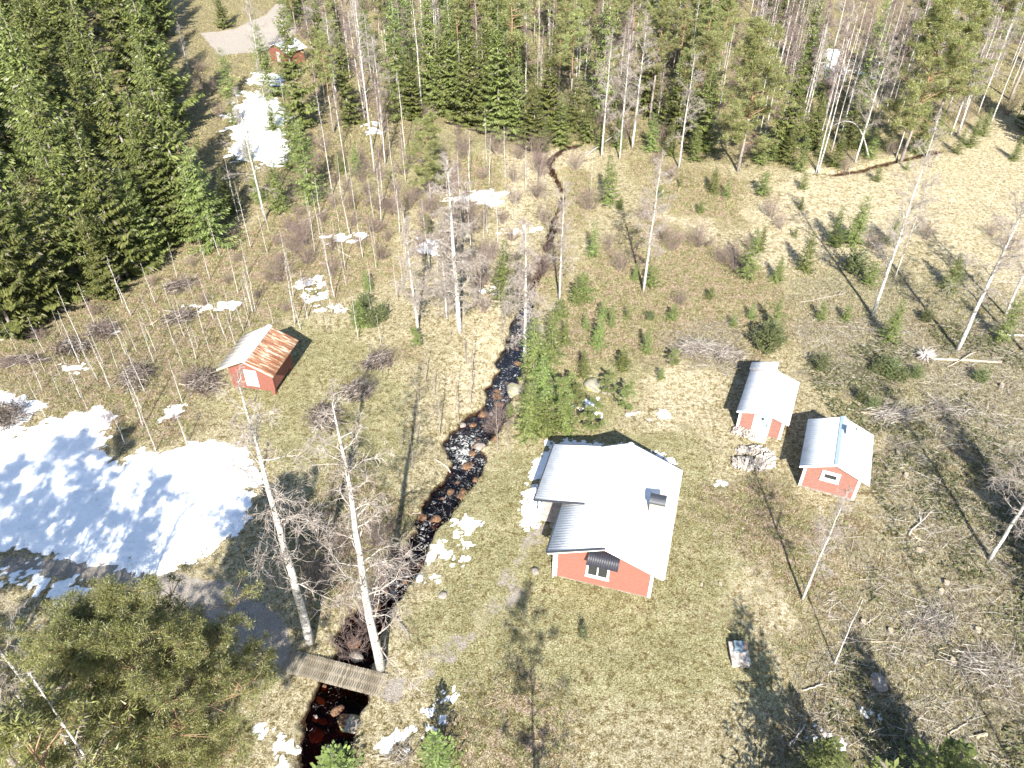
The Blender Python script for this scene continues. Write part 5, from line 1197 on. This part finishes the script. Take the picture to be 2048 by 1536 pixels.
stump(1850, 716, .3, .4, 'grey upturned root plate left of the long log', plate=True)
for a in [(2003, 772, .26, .3, 'pale cut stump at the right below the leaning birch'), (1892, 1166, .24, .2, 'pale cut stump in the middle of the slash'), (1882, 1183, .24, .2, 'cut stump just below another in the slash'), (1838, 1100, .3, .15, 'orange chip-covered stump below the forked branch'), (1780, 1262, .25, .2, 'dark hollow stump right of the long thin pole'),
          (1725, 1245, .22, .2, 'brown stump left of the hollow stump'), (1690, 895, .2, .2, 'pale stump beside the windowed cabin wall'), (1812, 950, .22, .2, 'low stump right of the windowed cabin roof'), (1795, 905, .24, .2, 'low pale stump behind the windowed cabin'), (1955, 1260, .25, .2, 'old stump near the right slash heap'), (1905, 1325, .3, .2, 'stump with reddish chips in the slash'),
          (1440, 1170, .16, .08, 'low pale stump between the cottage and the bare birch'), (1402, 1172, .14, .08, 'low stump nearest the cottage corner'), (1640, 1015, .16, .1, 'low stump in front of the windowed cabin')]: stump(*a)

# ------------------------------------------------------------------ ground cover that nobody could count
def blades(name, label, n, region, seed, m, hgt=(.08, .2), wd=.012, per=5, spread=.08, zone=None, zmin=.3, cat='grass', lean=.8):
    r = np.random.default_rng(seed); wp = W2(region); xs = [p[0] for p in wp]; ys = [p[1] for p in wp]
    x = r.uniform(min(xs), max(xs), n * 2); y = r.uniform(min(ys), max(ys), n * 2)
    k = inside(x, y, wp) & (np.abs(x) < .56 * y + 18); x = x[k]; y = y[k]
    if zone:
        zz = zones(x, y); w = sum(zz[q] for q in zone); k = (w > zmin) & (zz['gravel'] < .3); x = x[k]; y = y[k]
    z = gz(x, y); k = z > -.3; x = x[k]; y = y[k]; z = z[k]
    base = np.stack([x, y, z], 1)[:, None, :] + np.concatenate([r.normal(0, spread, (len(x), per, 2)), np.zeros((len(x), per, 1)) - .01], 2)
    d = unit(np.concatenate([r.normal(0, lean, (len(x), per, 2)), np.ones((len(x), per, 1))], 2)); l = r.uniform(*hgt, (len(x), per, 1))
    s = unit(np.cross(d, r.normal(0, 1, d.shape))) * wd
    V = np.stack([base - s, base + s, base + d * l], 2).reshape(-1, 3)
    me = np_mesh(name, V, np.arange(len(V)).reshape(-1, 3), [m])
    if m is M['ground']:
        zz = zones(x, y)
        for nm, ks in (('zoneA', ('green', 'heath', 'straw')), ('zoneB', ('slash', 'gravel', 'forest'))):
            at_ = me.color_attributes.new(nm, 'FLOAT_COLOR', 'POINT'); c = np.ones((len(x), 4), np.float32)
            for j, q in enumerate(ks): c[:, j] = zz[q]
            at_.data.foreach_set('color', np.repeat(c, per * 3, 0).ravel())
    tag(obj(name, me), label, cat, kind='stuff')
def island(name, stops):
    m, t, b = mat(name, .85, .15); g = N(t, 'ShaderNodeNewGeometry'); r = ramp(t, g.outputs['Random Per Island'], stops)
    L(t, r.outputs[0], b.inputs['Base Color']); return m
FULL = [(-60, 1620), (-60, 700), (500, 420), (800, 330), (1100, 290), (1600, 350), (2048, 260), (2110, 1620)]
NEAR = [(-60, 1620), (-60, 640), (2110, 640), (2110, 1620)]
M['straw_blade'] = island('straw_blade', [(.0, (.16, .12, .06)), (.3, (.32, .26, .14)), (.7, (.46, .39, .24)), (1.0, (.6, .53, .36))])
M['green_blade'] = island('green_blade', [(.0, (.09, .09, .03)), (.4, (.2, .19, .075)), (1.0, (.4, .36, .19))])
M['heath_twig'] = island('heath_twig', [(.0, (.1, .065, .04)), (.5, (.27, .195, .125)), (1.0, (.52, .44, .31))])
M['moss_twig'] = island('moss_twig', [(.0, (.08, .08, .03)), (.5, (.23, .22, .09)), (1.0, (.46, .42, .23))])
blades('dry_grass', 'pale dry grass tufts all over the clearing', 90000, FULL, 1, M['ground'], (.07, .2), .018, 3, .12, lean=1.0)
blades('green_grass', 'first green grass on the lawn around the cottage', 9000, NEAR, 2, M['green_blade'], (.05, .12), .014, 4, .12, ('green',), .35)
blades('dead_stems', 'bleached dead grass stems standing in the turf', 14000, FULL, 6, M['straw_blade'], (.15, .3), .009, 3, .2, lean=1.6)
blades('forest_brush', 'brown twiggy brush and dead bracken under the forest edge', 26000, [(-60, 620), (500, 430), (2110, 430), (2110, -20), (380, -20), (330, 480)], 7, M['moss_twig'], (.15, .5), .03, 4, .25, ('forest', 'heath'), .4, 'ground cover', .7)
blades('heather', 'brown heather cover on the heath patches', 40000, FULL, 3, M['heath_twig'], (.1, .32), .014, 5, .13, ('heath',), .45, 'heather', .6)
blades('bilberry_cover', 'low olive bilberry scrub in heath and forest edge', 26000, FULL, 4, M['moss_twig'], (.1, .28), .02, 5, .14, ('heath', 'forest', 'slash'), .45, 'ground cover', .7)
def slash_cover(name, label, n, region, seed, m, ln, rad, zone=('slash',), zmin=.4):
    r = np.random.default_rng(seed); wp = W2(region); xs = [p[0] for p in wp]; ys = [p[1] for p in wp]
    x = r.uniform(min(xs), max(xs), n * 3); y = r.uniform(min(ys), max(ys), n * 3); k = inside(x, y, wp) & (np.abs(x) < .56 * y + 18); x = x[k]; y = y[k]
    zz = zones(x, y); k = sum(zz[q] for q in zone) > zmin; k &= fbm(x, y, 2.2, 3, seed) > .42; x = x[k][:n]; y = y[k][:n]
    a = r.uniform(0, 6.28, len(x)); l = r.uniform(*ln, len(x)); x1 = x + np.cos(a) * l; y1 = y + np.sin(a) * l; z0 = gz(x, y) + r.uniform(.0, .12, len(x)); z1 = gz(x1, y1) + r.uniform(.0, .3, len(x))
    q = r.uniform(.4, 1.3, len(x)) * rad
    S = np.stack([x, y, z0, x1, y1, z1, q, q * .4, np.zeros(len(x))], 1)
    tag(obj(name, segs(name, S, [m])), label, 'slash', kind='stuff')
slash_cover('logging_slash', 'pale sticks and branches littering the felled area', 15000, NEAR, 61, M['dead'], (.3, 1.5), .014)
slash_cover('twig_litter', 'fine dark twig litter over the felled area', 15000, NEAR, 62, M['brush'], (.2, .8), .009, ('slash', 'heath'), .4)
slash_cover('pale_splinters', 'pale wood splinters among the slash', 2500, NEAR, 63, M['cut'], (.15, .6), .02)
def green_slash():
    """cut spruce boughs lying on the felled area"""
    r = np.random.default_rng(77); wp = W2([(1600, 720), (1900, 640), (2110, 740), (2110, 1600), (1620, 1600), (1700, 1240), (1780, 1040)])
    xs = [p[0] for p in wp]; ys = [p[1] for p in wp]; x = r.uniform(min(xs), max(xs), 60000); y = r.uniform(min(ys), max(ys), 60000)
    k = inside(x, y, wp) & (fbm(x, y, 2.6, 3, 12) > .48); x = x[k][:17000]; y = y[k][:17000]
    a = r.uniform(0, 6.28, len(x)); A = np.stack([x, y, gz(x, y) + r.uniform(.03, .16, len(x))], 1); d = np.stack([np.cos(a), np.sin(a), r.normal(0, .2, len(x))], 1); l = r.uniform(.15, .4, (len(x), 1))
    w = unit(np.cross(d, r.normal(0, 1, d.shape))) * l * .16
    tag(obj('cut_boughs', kites('cut_boughs', A, A + d * l, w, None, [M['juniper']])), 'grey-green cut conifer boughs spread over the felled area', 'slash', kind='stuff')
green_slash()
make_labels(LAB)
